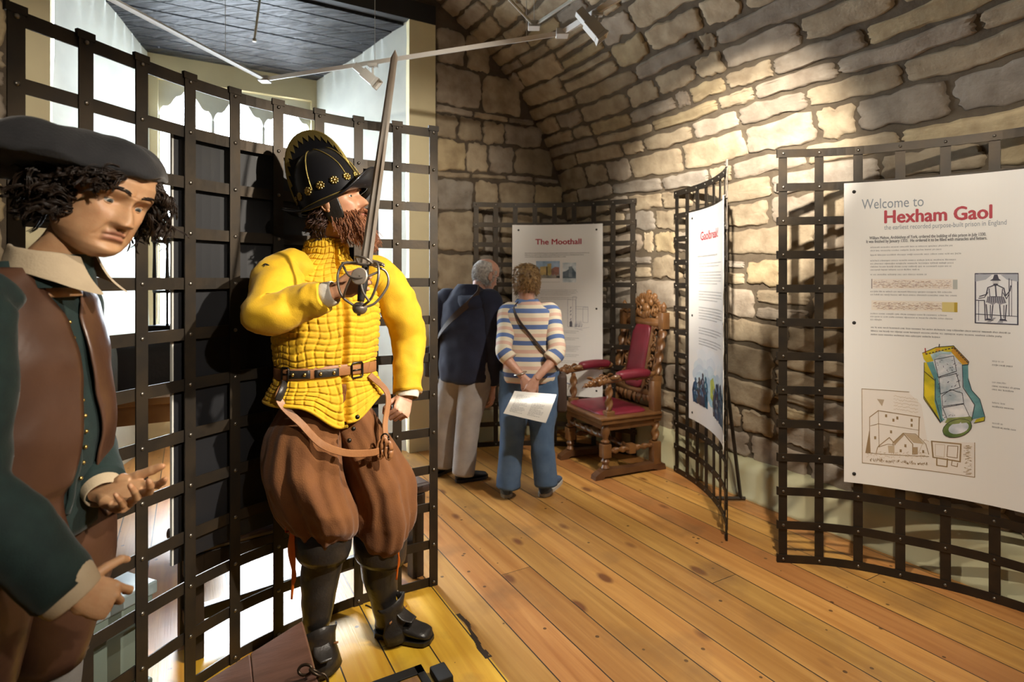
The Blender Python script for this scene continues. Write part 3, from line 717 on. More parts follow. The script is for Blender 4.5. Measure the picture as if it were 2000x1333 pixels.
mk('woodcut_picture', wc, M_print, q.root, smooth=False)
# coloured cutaway of the building
ct = G(); bk = (.05, .05, .06); Y1 = (.72, .56, .03); OR = (.72, .34, .04); BL = (.16, .36, .38); GN = (.17, .24, .07)
def CU(pts): return [LP(1640+x/3.508, 620+y/3.508) for x, y in pts]   # points read off an enlarged view of the print
q.poly(ct, CU([(565, 245), (660, 205), (780, 195), (885, 305), (880, 325), (835, 330), (880, 420), (900, 500), (960, 560), (995, 680), (990, 710), (920, 725), (690, 722), (575, 555), (580, 320)]), 1, (.78, .77, .80))
q.poly(ct, CU([(578, 310), (610, 310), (655, 420), (655, 560), (690, 722), (575, 555)]), 2, Y1)
q.poly(ct, CU([(595, 310), (640, 305), (672, 400), (690, 520), (705, 690), (720, 700), (690, 722), (650, 580), (650, 430)]), 3, BL)
q.poly(ct, CU([(840, 325), (880, 320), (882, 420), (905, 500), (960, 560), (995, 680), (905, 700), (925, 600), (850, 480)]), 3, BL)
q.poly(ct, CU([(565, 245), (660, 205), (780, 195), (885, 305), (875, 325), (840, 325), (760, 235), (670, 250), (640, 300), (595, 310), (575, 285)]), 3, Y1)
q.poly(ct, CU([(780, 200), (885, 305), (875, 322), (842, 322), (765, 235)]), 4, OR)
q.poly(ct, CU([(620, 255), (690, 232), (770, 240), (755, 255), (690, 250), (640, 295)]), 4, (.50, .66, .70))
q.poly(ct, CU([(920, 725), (935, 700), (998, 680), (995, 710)]), 4, Y1)
for b in ([(650, 290), (780, 265), (800, 370), (675, 410)], [(680, 415), (800, 385), (825, 480), (690, 525)], [(700, 540), (760, 495), (840, 520), (850, 590), (705, 610)], [(705, 620), (850, 595), (890, 680), (740, 705)]):
    q.poly(ct, CU(b), 2, (.80, .79, .82)); q.line(ct, CU(b), .0022, 4, bk, True)
r3 = random.Random(9)
for i in range(46):
    x, y = r3.uniform(670, 840), r3.uniform(290, 690); q.line(ct, CU([(x, y), (x+r3.uniform(-16, 16), y+r3.uniform(-10, 10))]), .0020, 5, (.16, .14, .20))
el = [(805+100*math.cos(k*.35), 760+62*math.sin(k*.35)-18*math.cos(k*.35)) for k in range(18)]
q.poly(ct, CU(el), 4, GN); q.poly(ct, CU([(815+.70*(x-805), 758+.66*(y-760)) for x, y in el]), 5, (.74, .74, .80)); q.line(ct, CU(el), .002, 6, bk, True)
q.poly(ct, CU([(720, 720), (740, 690), (900, 680), (915, 700), (890, 720), (760, 735)]), 5, (.30, .34, .12))
for pl_ in ([(565, 245), (660, 205), (780, 195), (885, 305), (880, 325), (840, 328)], [(578, 310), (575, 555), (690, 722)], [(880, 420), (905, 500), (960, 560), (995, 680), (990, 710), (920, 725)], [(655, 420), (655, 560), (700, 715)], [(840, 325), (845, 480), (925, 600), (905, 700)], [(575, 540), (690, 715)], [(578, 370), (650, 430)]): q.line(ct, CU(pl_), .0024, 6, bk)
for i in range(9): x = 590+i*22; q.line(ct, CU([(x, 252-i*5), (x+10, 250-i*5)]), .004, 6, bk)
for i in range(7): x = 785+i*14; q.line(ct, CU([(x, 212+i*15), (x+8, 220+i*15)]), .004, 6, bk)
q.line(ct, CU([(588, 245), (585, 212)]), .004, 6, (.5, .05, .05)); q.line(ct, CU([(680, 205), (683, 185)]), .004, 6, bk); q.poly(ct, CU([(655, 215), (690, 210), (690, 232), (658, 236)]), 5, OR)
mk('cutaway_picture', ct, M_wash, q.root, smooth=False)
# sepia drawing of the gaol
sd = G(); SE = (.30, .21, .11); SL = (.55, .45, .33)
q.poly(sd, CU([(155, 495), (470, 515), (560, 600), (600, 850), (925, 860), (925, 1095), (155, 998)]), 1, (.76, .71, .66))
q.line(sd, CU([(475, 512), (152, 490), (155, 998), (925, 1097), (925, 860)]), .0028, 2, SE)
for pl_, wd in (([(205, 685), (265, 640), (550, 685), (545, 690), (540, 850)], .004), ([(265, 640), (270, 890)], .0025), ([(205, 685), (205, 930), (300, 940), (610, 955)], .003), ([(210, 745), (265, 730), (545, 775)], .0025), ([(365, 860), (435, 795), (500, 870), (500, 940)], .004), ([(365, 860), (370, 935)], .003), ([(435, 795), (520, 800), (590, 870), (610, 940)], .003), ([(265, 885), (340, 825), (380, 870)], .004), ([(250, 930), (260, 890), (330, 870), (380, 875)], .003), ([(540, 930), (580, 840), (610, 850)], .002),
    ([(630, 850), (830, 870), (825, 990), (640, 960), (630, 850)], .006), ([(655, 870), (720, 875), (715, 960), (655, 950), (655, 870)], .002), ([(740, 880), (810, 885), (805, 965), (735, 955), (740, 880)], .003), ([(665, 965), (665, 1015), (735, 1025), (738, 970)], .005), ([(770, 985), (765, 1015), (805, 1025), (808, 1000)], .003)):
    q.line(sd, CU(pl_), wd, 2, SE if wd > .0024 else SL)
q.poly(sd, CU([(175, 930), (205, 760), (212, 930)]), 3, (.28, .19, .10)); q.poly(sd, CU([(255, 560), (305, 565), (290, 610)]), 2, (.45, .36, .26))
for x, y in ((318, 675), (368, 705), (395, 690), (493, 705), (493, 740), (352, 785), (450, 880), (418, 915), (572, 920), (243, 825)): q.poly(sd, CU([(x-7, y-10), (x+7, y-9), (x+7, y+11), (x-7, y+10)]), 3, SE)
q.poly(sd, CU([(500, 890), (535, 890), (535, 940), (505, 940)]), 3, (.38, .28, .17)); q.poly(sd, CU([(370, 860), (435, 798), (440, 810), (385, 868)]), 3, (.40, .30, .19)); q.poly(sd, CU([(445, 800), (520, 805), (580, 870), (505, 860)]), 2, (.48, .38, .26)); q.poly(sd, CU([(330, 880), (375, 880), (375, 930), (335, 930)]), 2, (.52, .42, .30))
r4 = random.Random(4)
for i in range(90):
    x, y = r4.uniform(180, 600), r4.uniform(925, 965); q.line(sd, CU([(x, y), (x+r4.uniform(-10, 14), y+r4.uniform(-5, 5))]), .0018, 2, SL)
for i in range(120):
    x = 200+400*r4.random(); q.line(sd, CU([(x, 975+(x-200)*.08), (x+4, 975+(x-200)*.08+r4.uniform(-14, 14))]), .0020, 2, SE)
for j in range(5):
    for i in range(24): x = 370+i*7; y = 540+j*22+r4.uniform(-4, 4)+i; q.line(sd, CU([(x, y), (x+5, y+r4.uniform(-5, 5))]), .0016, 2, SL)
for j in range(40): q.line(sd, CU([(850+r4.uniform(-3, 60), 880+j*5), (855+r4.uniform(0, 55), 882+j*5)]), .0022, 2, SL if j % 3 else SE)
mk('sepia_picture', sd, M_print, q.root, smooth=False)
for y, n in ((305, 1), (450, 2), (590, 1), (730, 1)):
    a, b = CU([(1045, y)])[0]; q.greek('caption_text', a, b, .045, 1, .016, .0055, M_txtmid, 1); q.greek('caption_text', a, b-.017, .10, n, .015, .0055, M_txtdark, .8)
q.studs([(.045, 1.455), (.045, .80), (.045, .045), (.86, 1.455), (.86, .80), (.86, .045)])
# ------------------------------------------------------------------ track lighting
ZTR = 2.85
def track(name, pts, label, m=None, w_=.036, h_=.030):
    root = thing(name, label, 'track', pts[0])
    for a, b in zip(pts, pts[1:]):
        a, b = Vector(a), Vector(b); mk('rail', tube([a, b], [(h_/2, w_/2*1.2)]*2, 4, up=(.3, .2, 1), e=2), m or M_trackw, root, smooth=False)
        d = (b-a).normalized(); n = Vector((0, 0, 1)).cross(d)
        mk('slot', tube([a-Vector((0, 0, h_*.36)), b-Vector((0, 0, h_*.36))], [(.003, .006)]*2, 4, up=(0, 0, 1)), MATS['panel_edge'], root, smooth=False)
    for p in pts[1:-1]:
        p = Vector(p); mk('corner_joint', bbox(p-Vector((.035, .035, .018)), p+Vector((.035, .035, .018)), .004), M_trackw, root, smooth=False)
    return root
def U3(px, py): return F(px, py, ZTR)
tA, tB = U3(517, 155), U3(1098, 65)
tS = tA+(U3(240, 10)-tA)*1.15
tE = R(6.0, 1.36, ZTR)
tk = track('lighting_track', [tS, tA, tB, tE], 'white angled lighting track hanging across the vault and window recess')
def to_roof(p):
    p = Vector(p); r = p-CR; v = r.dot(WW); u = r.dot(UU)
    return ZT if u < 0 else VZ+VB*math.sqrt(max(1-((v-VC)/VA)**2, .01))
for k in (tA.lerp(tB, .42), tB.lerp(tA, .10), tB.lerp(tE, .25), tA.lerp(tS, .3)):
    mk('suspension_wire', tube([k, Vector((k.x, k.y, to_roof(k)+.02))], .0018, 5), MATS['panel_edge'], tk)
q0, q1, q2 = F(985, -12, 2.95), F(1043, 50, 2.95), F(1118, 0, 2.95)
tr2 = track('lighting_track', [q0, q1, q1+(q2-q1)*4], 'second thin olive track close under the crown of the vault', mat('aged_track', (.26, .25, .17), .5), .020, .016)
for k in (q1, q1+(q2-q1)*3): mk('suspension_wire', tube([k, Vector((k.x, k.y, to_roof(k)+.02))], .0018, 5), MATS['panel_edge'], tr2)
ra, rb = P(509, -12, 4.25), P(497, 76, 4.2)
tag(mk('hanging_rod', G().add(tube([ra, rb], .009, 8)).add(tube([rb, rb-Vector((0, 0, .02))], .014, 8)), mat('aged_rod', (.55, .52, .42), .5)), 'short pale rod hanging from the dark ceiling boards', 'rod')
M_lampface = bpy.data.materials.new('lamp_face'); M_lampface.use_nodes = True
M_lampface.node_tree.nodes['Principled BSDF'].inputs['Emission Color'].default_value = (1, .86, .66, 1); M_lampface.node_tree.nodes['Principled BSDF'].inputs['Emission Strength'].default_value = 25
M_lampoff = mat('lamp_lens', (.55, .55, .52), .2)
def track_spot(pos, target, label, lit=True):
    pos = Vector(pos); root = thing('track_spotlight', label, 'spotlight', pos, 0, 'spotlights on the white track')
    d = (Vector(target)-pos).normalized(); c = pos
    M = frame_m(c, d, z=(0, 0, 1) if abs(d.z) < .95 else (0, 1, 0)) @ Matrix.Scale(.78, 4)
    mk('lamp_body', tr(bbox((-.10, -.047, -.040), (.03, .047, .040), .006), M), M_trackw, root, smooth=False)
    mk('ballast_box', tr(bbox((-.19, -.036, -.030), (-.095, .036, .028), .005), M), M_trackw, root, smooth=False)
    mk('lamp_hood', tr(loft([[(.03, .047*x, .040*y) for x, y in ((-1,-1),(1,-1),(1,1),(-1,1))], [(.055, .052*x, .045*y) for x, y in ((-1,-1),(1,-1),(1,1),(-1,1))], [(.055, .045*x, .038*y) for x, y in ((-1,-1),(1,-1),(1,1),(-1,1))], [(.034, .040*x, .034*y) for x, y in ((-1,-1),(1,-1),(1,1),(-1,1))]], False, False), M), M_trackw, root, smooth=False)
    mk('lamp_lens', tr(([(.036, -.041, -.035), (.036, .041, -.035), (.036, .041, .035), (.036, -.041, .035)], [(0, 1, 2, 3)]), M), M_lampface if lit else M_lampoff, root, smooth=False)
    top = Vector((pos.x, pos.y, max(ZTR, pos.z+.12)))
    mk('stem', tube([pos+Vector((0, 0, .03)), Vector((pos.x, pos.y, top.z-.03))], .007, 8), M_trackw, root)
    mk('track_adapter', bbox(Vector((pos.x-.03, pos.y-.018, top.z-.035)), Vector((pos.x+.03, pos.y+.018, top.z-.012)), .004), M_trackw, root, smooth=False)
    return root
track_spot(U3(728, 122)-Vector((0, 0, .115)), (.9, 3.4, 1.2), 'white box spotlight hanging below the track beside the sword tip', False)
s2 = tB.lerp(tE, .075); s2.z = ZTR
track_spot(s2-Vector((0, 0, .11)), (1.5, 2.9, 1.5), 'white box spotlight hanging below the track corner against the stone vault', False)
for i, (p, t, e_, an) in enumerate(SPOTS):
    pass

# ------------------------------------------------------------------ carved armchair
M_oak = mat('carved_oak', (.13, .055, .018), .34, var=(.21, .10, .035), vscale=7, bump=.12, bscale=60, coat=.25)
M_oakd = mat('dark_oak', (.085, .036, .016), .35, var=(.13, .06, .025), vscale=8, bump=.1, bscale=50, coat=.2)
M_red = mat('red_leather', (.20, .016, .034), .42, var=(.15, .012, .024), vscale=8, bump=.08, bscale=120, coat=.1)
def twist(a, b, r, turns, n=14, amp=.26, seg=None):
    a, b = Vector(a), Vector(b); L_ = (b-a).length; fr = frames([a, b]); _, t, x, y = fr[0]; m = seg or int(turns*10); rings = []
    for i in range(m+1):
        k = i/m; ring = []
        for j in range(n):
            th = 2*PI*j/n; rr = r*(1+amp*math.cos(2*(th)-2*PI*turns*k*1.0)-.10)
            en = min(1, 6*min(k, 1-k)+.55); rr *= en
            ring.append(a+t*(L_*k)+x*(rr*math.cos(th))+y*(rr*math.sin(th)))
        rings.append(ring)
    return loft(rings)
def turned(a, b, prof, n=14):
    a, b = Vector(a), Vector(b); _, t, x, y = frames([a, b])[0]; L_ = (b-a).length
    return loft([[a+t*(L_*k)+x*(r*math.cos(2*PI*j/n))+y*(r*math.sin(2*PI*j/n)) for j in range(n)] for k, r in prof])
def scroll(c, r, turns, w, flip=1, th0=0, X=(0, 1, 0), Z=(0, 0, 1)):
    X, Z = Vector(X), Vector(Z); pts = []; rad = []
    for i in range(26):
        k = i/25; th = th0+flip*turns*2*PI*k; q = r*(1-.82*k); pts.append(Vector(c)+X*(q*math.cos(th))+Z*(q*math.sin(th))); rad.append(w*(1-.45*k))
    return tube(pts, rad, 7)
def leaf(a, d, l, w, nrm=(1, 0, 0), curl=.25):
    a, d, nrm = Vector(a), Vector(d).normalized(), Vector(nrm); s = d.cross(nrm); pts = []; r = []
    for i in range(8):
        k = i/7; pts.append(a+d*(l*k)+nrm*(curl*l*math.sin(k*2.6))); r.append((w*.35*math.sin(PI*(.12+.86*k)), w*math.sin(PI*(.10+.88*k))**.8))
    return tube(pts, r, 8, up=nrm)
def beads(pts, rs, n=9, m=6):
    g = G()
    for p, r in zip(pts, rs): g.add(sph(p, r, n, m))
    return g
# chair axes: x forward (the way the sitter faces), y to the sitter's left, z up
chx = Vector((-.91, -.41, 0)).normalized()
ch_loc = Vector((.785, 4.455, 0))
chair = thing('carved_armchair', 'carved oak armchair with barley twist posts and red leather seat on sled feet', 'armchair', ch_loc, math.atan2(chx.y, chx.x))
cw, cdp = .255, .225       # half width, half depth of the leg centres
SH = .455
def cpart(name, g, m, par=None, **k): return mk(name, g, m, par or chair, local=True, **k)
for s in (-1, 1):
    y = s*cw
    # sled foot with raised scrolled ends
    pr = [(-cdp-.08, .012), (-cdp-.07, .045), (-cdp-.02, .065), (0, .058), (cdp+.02, .070), (cdp+.06, .055), (cdp+.10, .030), (cdp+.105, .0), (cdp+.04, .0), (cdp+.02, .018), (-cdp+.04, .018), (-cdp-.02, .0), (-cdp-.08, .0)]
    n = len(pr); g = ([(x, y-.032, z) for x, z in pr]+[(x, y+.032, z) for x, z in pr], [tuple(range(n)), tuple(reversed(range(n, 2*n)))]+[(i, n+i, n+(i+1) % n, (i+1) % n) for i in range(n)])
    cpart('sled_foot', g, M_oakd, smooth=False)
    # front leg: turned with square blocks
    g = G().add(turned((cdp, y, .06), (cdp, y, SH-.07), [(0, .024), (.05, .034), (.12, .022), (.2, .034), (.27, .020)]))
    g.add(bbox((cdp-.034, y-.034, .15), (cdp+.034, y+.034, .25), .005)); g.add(turned((cdp, y, .25), (cdp, y, SH-.05), [(0, .022), (.12, .036), (.2, .020), (.35, .024), (.55, .036), (.75, .030), (.9, .020), (1, .03)]))
    cpart('leg', g, M_oak, sharp=40)
    # rear leg, twisted, with blocks, rising into the back post
    xb = -cdp
    g = G().add(bbox((xb-.034, y-.034, .05), (xb+.034, y+.034, .22), .005)).add(twist((xb, y, .22), (xb, y, SH-.06), .030, 2.4))
    g.add(bbox((xb-.034, y-.034, SH-.08), (xb+.034, y+.034, .68), .005))
    cpart('leg', g, M_oak, sharp=40)
    lean = .10
    g = G().add(twist((xb-.012, y, .70), (xb-lean+.02, y, 1.08), .030, 4.2)); g.add(bbox((xb-lean-.018, y-.032, 1.07), (xb-lean+.046, y+.032, 1.20), .006))
    g.add(bbox((xb-.045, y-.032, .66), (xb+.026, y+.032, .72), .005)); cpart('back_post', g, M_oak, sharp=40)
    cpart('finial', mv(lathe([(.008, 0), (.026, .008), (.014, .022), (.024, .040), (.018, .058), (.007, .075), (.001, .082)], 12), (xb-lean+.014, y, 1.20)), M_oak)
    # arm: rail from the back post, padded, to a carved head on a twisted support
    cpart('arm_support', G().add(twist((cdp-.03, y, SH+.02), (cdp-.03, y, .69), .027, 2.6)).add(bbox((cdp-.065, y-.03, SH-.01), (cdp+.005, y+.03, SH+.035), .005)), M_oak, sharp=40)
    g = G().add(stube([(xb, y, .74), (xb+.14, y*1.02, .715), (.02, y*1.05, .722), (cdp-.06, y*1.04, .715), (cdp+.02, y*1.03, .712)], [(.020, .022), (.017, .020), (.018, .022), (.022, .026), (.026, .030)], 10, 5))
    for i in range(6): g.add(sph((xb+.05+i*.024, y*1.015, .735-.004*i), (.014, .025, .022), 9, 6))
    hp = [(cdp+.03+.035*i, y*1.03, .715-.006*i) for i in range(5)]
    g.add(beads(hp, [(.032, .036, .034), (.030, .040, .036), (.026, .034, .030), (.024, .026, .024), (.020, .020, .017)], 10, 7))
    for q in (-1, 1):
        g.add(scroll((cdp+.02, y*1.03+q*.026, .735), .022, 1.2, .008, 1, 0, (1, 0, 0))); g.add(leaf((cdp-.02, y*1.03+q*.02, .73), (-1, q*.2, .15), .08, .018, (0, q, .4))); g.add(leaf((cdp+.08, y*1.03+q*.02, .72), (1, q*.5, .2), .06, .014, (0, q, .4)))
    for q in range(5): g.add(leaf((cdp+.16-.03*q, y*1.03, .69), (1, 0, -.55), .05, .012, (0, 0, 1)))
    cpart('arm', g, M_oak)
    cpart('arm_pad', stube([(-.15, y*1.03, .735), (-.14, y*1.035, .745), (-.05, y*1.05, .75), (.04, y*1.05, .747), (.11, y*1.045, .742), (.12, y*1.045, .735)], [(.006, .010), (.030, .038), (.035, .042), (.035, .042), (.030, .038), (.006, .010)], 14, 5, up=(0, 0, 1), e=2.6), M_red)
# seat
g = G()
sw = cw+.05
g.add(bbox((-cdp-.03, -sw, SH-.055), (cdp+.06, sw, SH-.02), .006)); g.add(bbox((-cdp-.02, -sw-.015, SH-.022), (cdp+.08, sw+.015, SH), .008, 3)); g.add(bbox((cdp-.01, -cw, SH-.10), (cdp+.03, cw, SH-.05), .004))
for s in (-1, 1): g.add(bbox((-cdp, s*cw-.015, SH-.11), (cdp, s*cw+.015, SH-.05), .004))
cpart('seat_frame', g, M_oak, smooth=False)
rings = []
for k, (ins, z) in enumerate(((.035, SH-.002), (.037, SH+.008), (.055, SH+.018), (.12, SH+.026), (.2, SH+.03))):
    x0, x1, y0 = -cdp+.02+ins, cdp+.07-ins, sw-ins
    rings.append([(lerp(x0, x1, (math.copysign(abs(math.cos(a))**.35, math.cos(a))+1)/2), y0*math.copysign(abs(math.sin(a))**.35, math.sin(a)), z) for a in [2*PI*i/32 for i in range(32)]])
cpart('seat_cushion', loft(rings), M_red)
# stretchers
g = G().add(twist((cdp-.12, -cw, .20), (cdp-.12, cw, .20), .022, 6)); cpart('stretcher', G().add(twist((cdp, -cw, .30), (cdp, cw, .30), .021, 6)), M_oak)
for s in (-1, 1): cpart('stretcher', G().add(twist((-cdp+.03, s*cw, .19), (cdp-.03, s*cw, .19), .020, 6)).add(bbox((-.03, s*cw-.03, .155), (.03, s*cw+.03, .225), .006)), M_oak, sharp=40)
cpart('stretcher', twist((-.01, -cw, .19), (-.01, cw, .19), .020, 5), M_oak)
# back: carved frame around the leather, crest above, lower rail
def bk(y, z, o=0): return Vector((-cdp-.012-(z-.70)/.40*.085+o, y, z))
M_back = Matrix.Identity(4)
nrm = Vector((1, 0, .21)).normalized()
g = G()
for s in (-1, 1):
    g.add(stube([bk(s*.118, z) for z in (.56, .7, .85, 1.0, 1.12)], [(.013, .018)]*5, 8, 3, up=nrm, e=4))
    for i in range(9):
        z = .60+i*.062; yy = s*(.158+.012*math.sin(i*1.7)); g.add(scroll(bk(yy, z), .028, 1.15, .010, s*(1 if i % 2 else -1), (PI if s > 0 else 0)+i*.8, (0, 1, 0), (-.21, 0, 1)))
        g.add(leaf(bk(s*.13, z), (-.1, s*.7, .8 if i % 2 else -.5), .062, .014, nrm))
    g.add(stube([bk(s*.205, z) for z in (.58, .8, 1.0, 1.12)], [(.008, .009)]*4, 8, 3))
g.add(tube([bk(-.23, .575), bk(.23, .575)], [(.016, .024)]*2, 8, up=nrm, e=4)); g.add(tube([bk(-.24, 1.105), bk(.24, 1.105)], [(.018, .026)]*2, 8, up=nrm, e=4))
for i in range(11):
    y = -.2+.04*i; g.add(leaf(bk(y, .575), (0, .25*math.sin(i*2.1), -1), .075+.03*math.cos(y*9), .02, nrm)); g.add(scroll(bk(y, .545), .020, 1.2, .008, 1 if i % 2 else -1, i, (0, 1, 0), (-.21, 0, 1)))
cpart('back_frame', g, M_oak)
g = G()
r5 = random.Random(12)
for s in (-1, 1):
    g.add(scroll(bk(s*.17, 1.165), .045, 1.3, .016, -s, PI/2, (0, 1, 0), (-.21, 0, 1))); g.add(scroll(bk(s*.105, 1.215), .048, 1.3, .017, s, -PI/2, (0, 1, 0), (-.21, 0, 1))); g.add(scroll(bk(s*.06, 1.30), .035, 1.2, .014, -s, PI/2, (0, 1, 0), (-.21, 0, 1)))
    for i in range(11):
        a = .15+i*.13; y = s*.22*math.cos(a); z = 1.13+.17*math.sin(a); g.add(leaf(bk(y*.86, z-.02), (0, s*math.cos(a), math.sin(a)), .065, .020, nrm))
    for i in range(6): g.add(leaf(bk(s*(.02+.03*i), 1.13+.012*i), (0, s*.4, 1), .085-.006*i, .019, nrm)); 
    g.add(sph(bk(s*.085, 1.318, .008), (.020, .026, .026), 10, 7)); g.add(sph(bk(s*.055, 1.27, .012), (.022, .022, .034), 10, 7))
g.add(sph(bk(0, 1.30, .006), (.024, .036, .050), 12, 8)); g.add(sph(bk(0, 1.35, .006), (.020, .028, .022), 10, 7)); g.add(sph(bk(0, 1.225, .01), (.026, .045, .040), 12, 8)); g.add(sph(bk(0, 1.165, .01), (.022, .05, .035), 12, 8))
g.add(tube([bk(-.22, 1.125), bk(.22, 1.125)], [(.014, .022)]*2, 8, up=nrm, e=4))
cpart('crest', g, M_oak)
rings = []
for ins, o in ((0, .004), (.001, .018), (.010, .026), (.04, .030)):
    rings.append([bk((.112-ins)*math.copysign(abs(math.cos(a))**.3, math.cos(a)), lerp(.595+ins, 1.092-ins, (math.copysign(abs(math.sin(a))**.3, math.sin(a))+1)/2), o) for a in [2*PI*i/40 for i in range(40)]])
cpart('back_cushion', loft(rings), M_red)

# ------------------------------------------------------------------ things beyond the left grille
M_benchtop = mat('bench_leather', (.035, .022, .020), .35, var=(.06, .035, .03), vscale=6, bump=.1, bscale=50, coat=.2)
M_wood = mat('table_oak', (.24, .115, .035), .40, var=(.34, .18, .06), vscale=5, bump=.1, bscale=30, stretch=(1, 6, 1))
M_chest = mat('sage_paint', (.15, .19, .165), .45, var=(.12, .155, .135), vscale=4)
M_trunk = mat('black_leather', (.02, .018, .018), .5, bump=.2, bscale=50)
M_benchwood = mat('bench_wood', (.016, .010, .007), .45, var=(.028, .017, .011), vscale=7, bump=.1, bscale=40)
def bench():
    a, b = Vector((-1.33, 2.19, 0)), Vector((-.47, 2.88, 0)); L_ = (b-a).length
    root = thing('bench', 'long dark bench with leather seat standing behind the left grille', 'bench', (a+b)/2, math.atan2(b.y-a.y, b.x-a.x))
    h = L_/2; q = lambda n, g, m: mk(n, g, m, root, local=True, smooth=False)
    q('seat', bbox((-h, -.115, .405), (h, .115, .455), .018, 3), M_benchtop)
    q('seat_rail', bbox((-h+.03, -.105, .33), (h-.03, -.075, .405), .003), M_benchwood); q('seat_rail', bbox((-h+.03, .075, .33), (h-.03, .105, .405), .003), M_benchwood)
    for s in (-1, 1):
        for t in (-1, 1):
            x = s*(h-.07); q('leg', bbox((x-.03, t*.08-.03, 0), (x+.03, t*.08+.03, .405), .004), M_benchwood)
        q('stretcher', bbox((s*(h-.07)-.022, -.08, .09), (s*(h-.07)+.022, .08, .14), .003), M_benchwood)
    q('stretcher', bbox((-h+.07, -.02, .10), (h-.07, .02, .15), .003), M_benchwood)
bench()
def table():
    c = R(.30, 3.52, 0); root = thing('table', 'oak table with plank top standing in the window recess', 'table', c, math.atan2(WW.y, WW.x))
    q = lambda n, g, m: mk(n, g, m, root, local=True, smooth=False)
    hx, hy = .47, .36; g = G()
    for i in range(4): g.add(bbox((-hx, -hy+i*hy/2+.002, .725), (hx, -hy+(i+1)*hy/2-.002, .765), .003))
    q('tabletop', g, M_wood)
    for s in (-1, 1): q('apron', bbox((-hx+.05, s*(hy-.05)-.012, .61), (hx-.05, s*(hy-.05)+.012, .725), .002), M_wood); q('apron', bbox((s*(hx-.06)-.012, -hy+.06, .61), (s*(hx-.06)+.012, hy-.06, .725), .002), M_wood)
    for s in (-1, 1):
        for t in (-1, 1): x, y = s*(hx-.07), t*(hy-.06); q('leg', G().add(bbox((x-.04, y-.04, .55), (x+.04, y+.04, .725), .004)).add(turned((x, y, .12), (x, y, .55), [(0, .03), (.1, .045), (.2, .028), (.5, .05), (.8, .03), (.9, .045), (1, .03)])).add(bbox((x-.04, y-.04, 0), (x+.04, y+.04, .13), .004)), M_oakd)
table()
def trunk():
    c = R(.20, 3.46, .766); root = thing('trunk', 'small black domed trunk with pale bands and a ring, on the table', 'trunk', c, math.atan2(WW.y, WW.x)+.35)
    q = lambda n, g, m, **k: mk(n, g, m, root, local=True, **k)
    pr = [(-.16, 0), (-.16, .20)]+[(-.16*math.cos(a), .20+.13*math.sin(a)) for a in [PI*i/12 for i in range(1, 12)]]+[(.16, .20), (.16, 0)]
    q('body', loft([[(x, y, z) for y, z in pr] for x in (-.27, .27)]), M_trunk, sharp=40)
    for z in (.235, .27): q('band', tube([(-.275, -.163+(z-.2)*.35, z), (.275, -.163+(z-.2)*.35, z)], .007, 6), MATS['panel_edge'])
    q('band', tube([(-.275, -.163, .10), (.275, -.163, .10)], .006, 6), MATS['panel_edge'])
    q('ring_handle', tube([(-.02+.055*math.cos(a), -.172, .11+.055*math.sin(a)) for a in [2*PI*i/24 for i in range(25)]], .011, 8), MATS['panel_edge'])
trunk()
def cresset():
    c = R(.18, 3.40, 1.107); root = thing('iron_cresset', 'black iron crown shaped cresset silhouetted against the bright window', 'cresset', c)
    q = lambda n, g: mk(n, g, MATS['dark_beam'], root, local=True)
    q('foot', bbox((-.10, -.08, -.01), (.07, .08, .05), .005)); n = 4
    for i in range(n):
        a = 2*PI*i/n+.4; x, y = .085*math.cos(a), .085*math.sin(a)
        q('rod', stube([(x, y, .04), (x, y, .25), (x, y, .30), (x, y, .56), (x, y, .60), (x*1.05, y*1.05, .63)], [.008, .008, .014, .009, .02, .012], 8, 4)); q('crown_rib', stube([(x*1.05, y*1.05, .62), (x*1.1, y*1.1, .68), (x*.7, y*.7, .74), (0, 0, .765)], [.011, .012, .010, .005], 8, 4))
    for z in (.27, .60): q('hoop', tube([(.088*math.cos(2*PI*i/24), .088*math.sin(2*PI*i/24), z) for i in range(25)], .009, 6))
cresset()
def chest():
    c = Vector((-1.63, 1.60, 0)); root = thing('low_chest', 'low sage green panelled chest behind the grille at lower left', 'chest', c, math.radians(68+180))
    q = lambda n, g, m: mk(n, g, m, root, local=True, smooth=False)
    q('lid', bbox((-.50, -.21, .355), (.50, .21, .40), .006), mat('chest_top', (.20, .245, .255), .25, var=(.17, .21, .22), vscale=3)); g = G().add(bbox((-.47, -.18, .03), (.47, .18, .31), .004)); q('body', g, M_chest)
    q('moulding', bbox((-.49, -.20, .305), (.49, .20, .357), .006), M_chest); q('plinth', bbox((-.49, -.20, 0), (.49, .20, .06), .006), M_chest)
    for x in (-.32, 0, .32):
        for y in (-1, 1): q('front_panel', bbox((x-.13, y*.188-.007, .09), (x+.13, y*.188+.007, .28), .004), M_chest)
chest()

# ------------------------------------------------------------------ floor hatch, its open lid and the chain
M_lid = mat('lid_boards', (.205, .105, .075), .36, var=(.15, .075, .05), vscale=5, bump=.1, bscale=30, stretch=(1, 8, 1))
hz = R(2.53, 2.53, 0)
hatch = thing('floor_hatch', 'iron framed wooden hatch set in the yellow floorboards', 'hatch', hz, math.atan2(UU.y, UU.x))
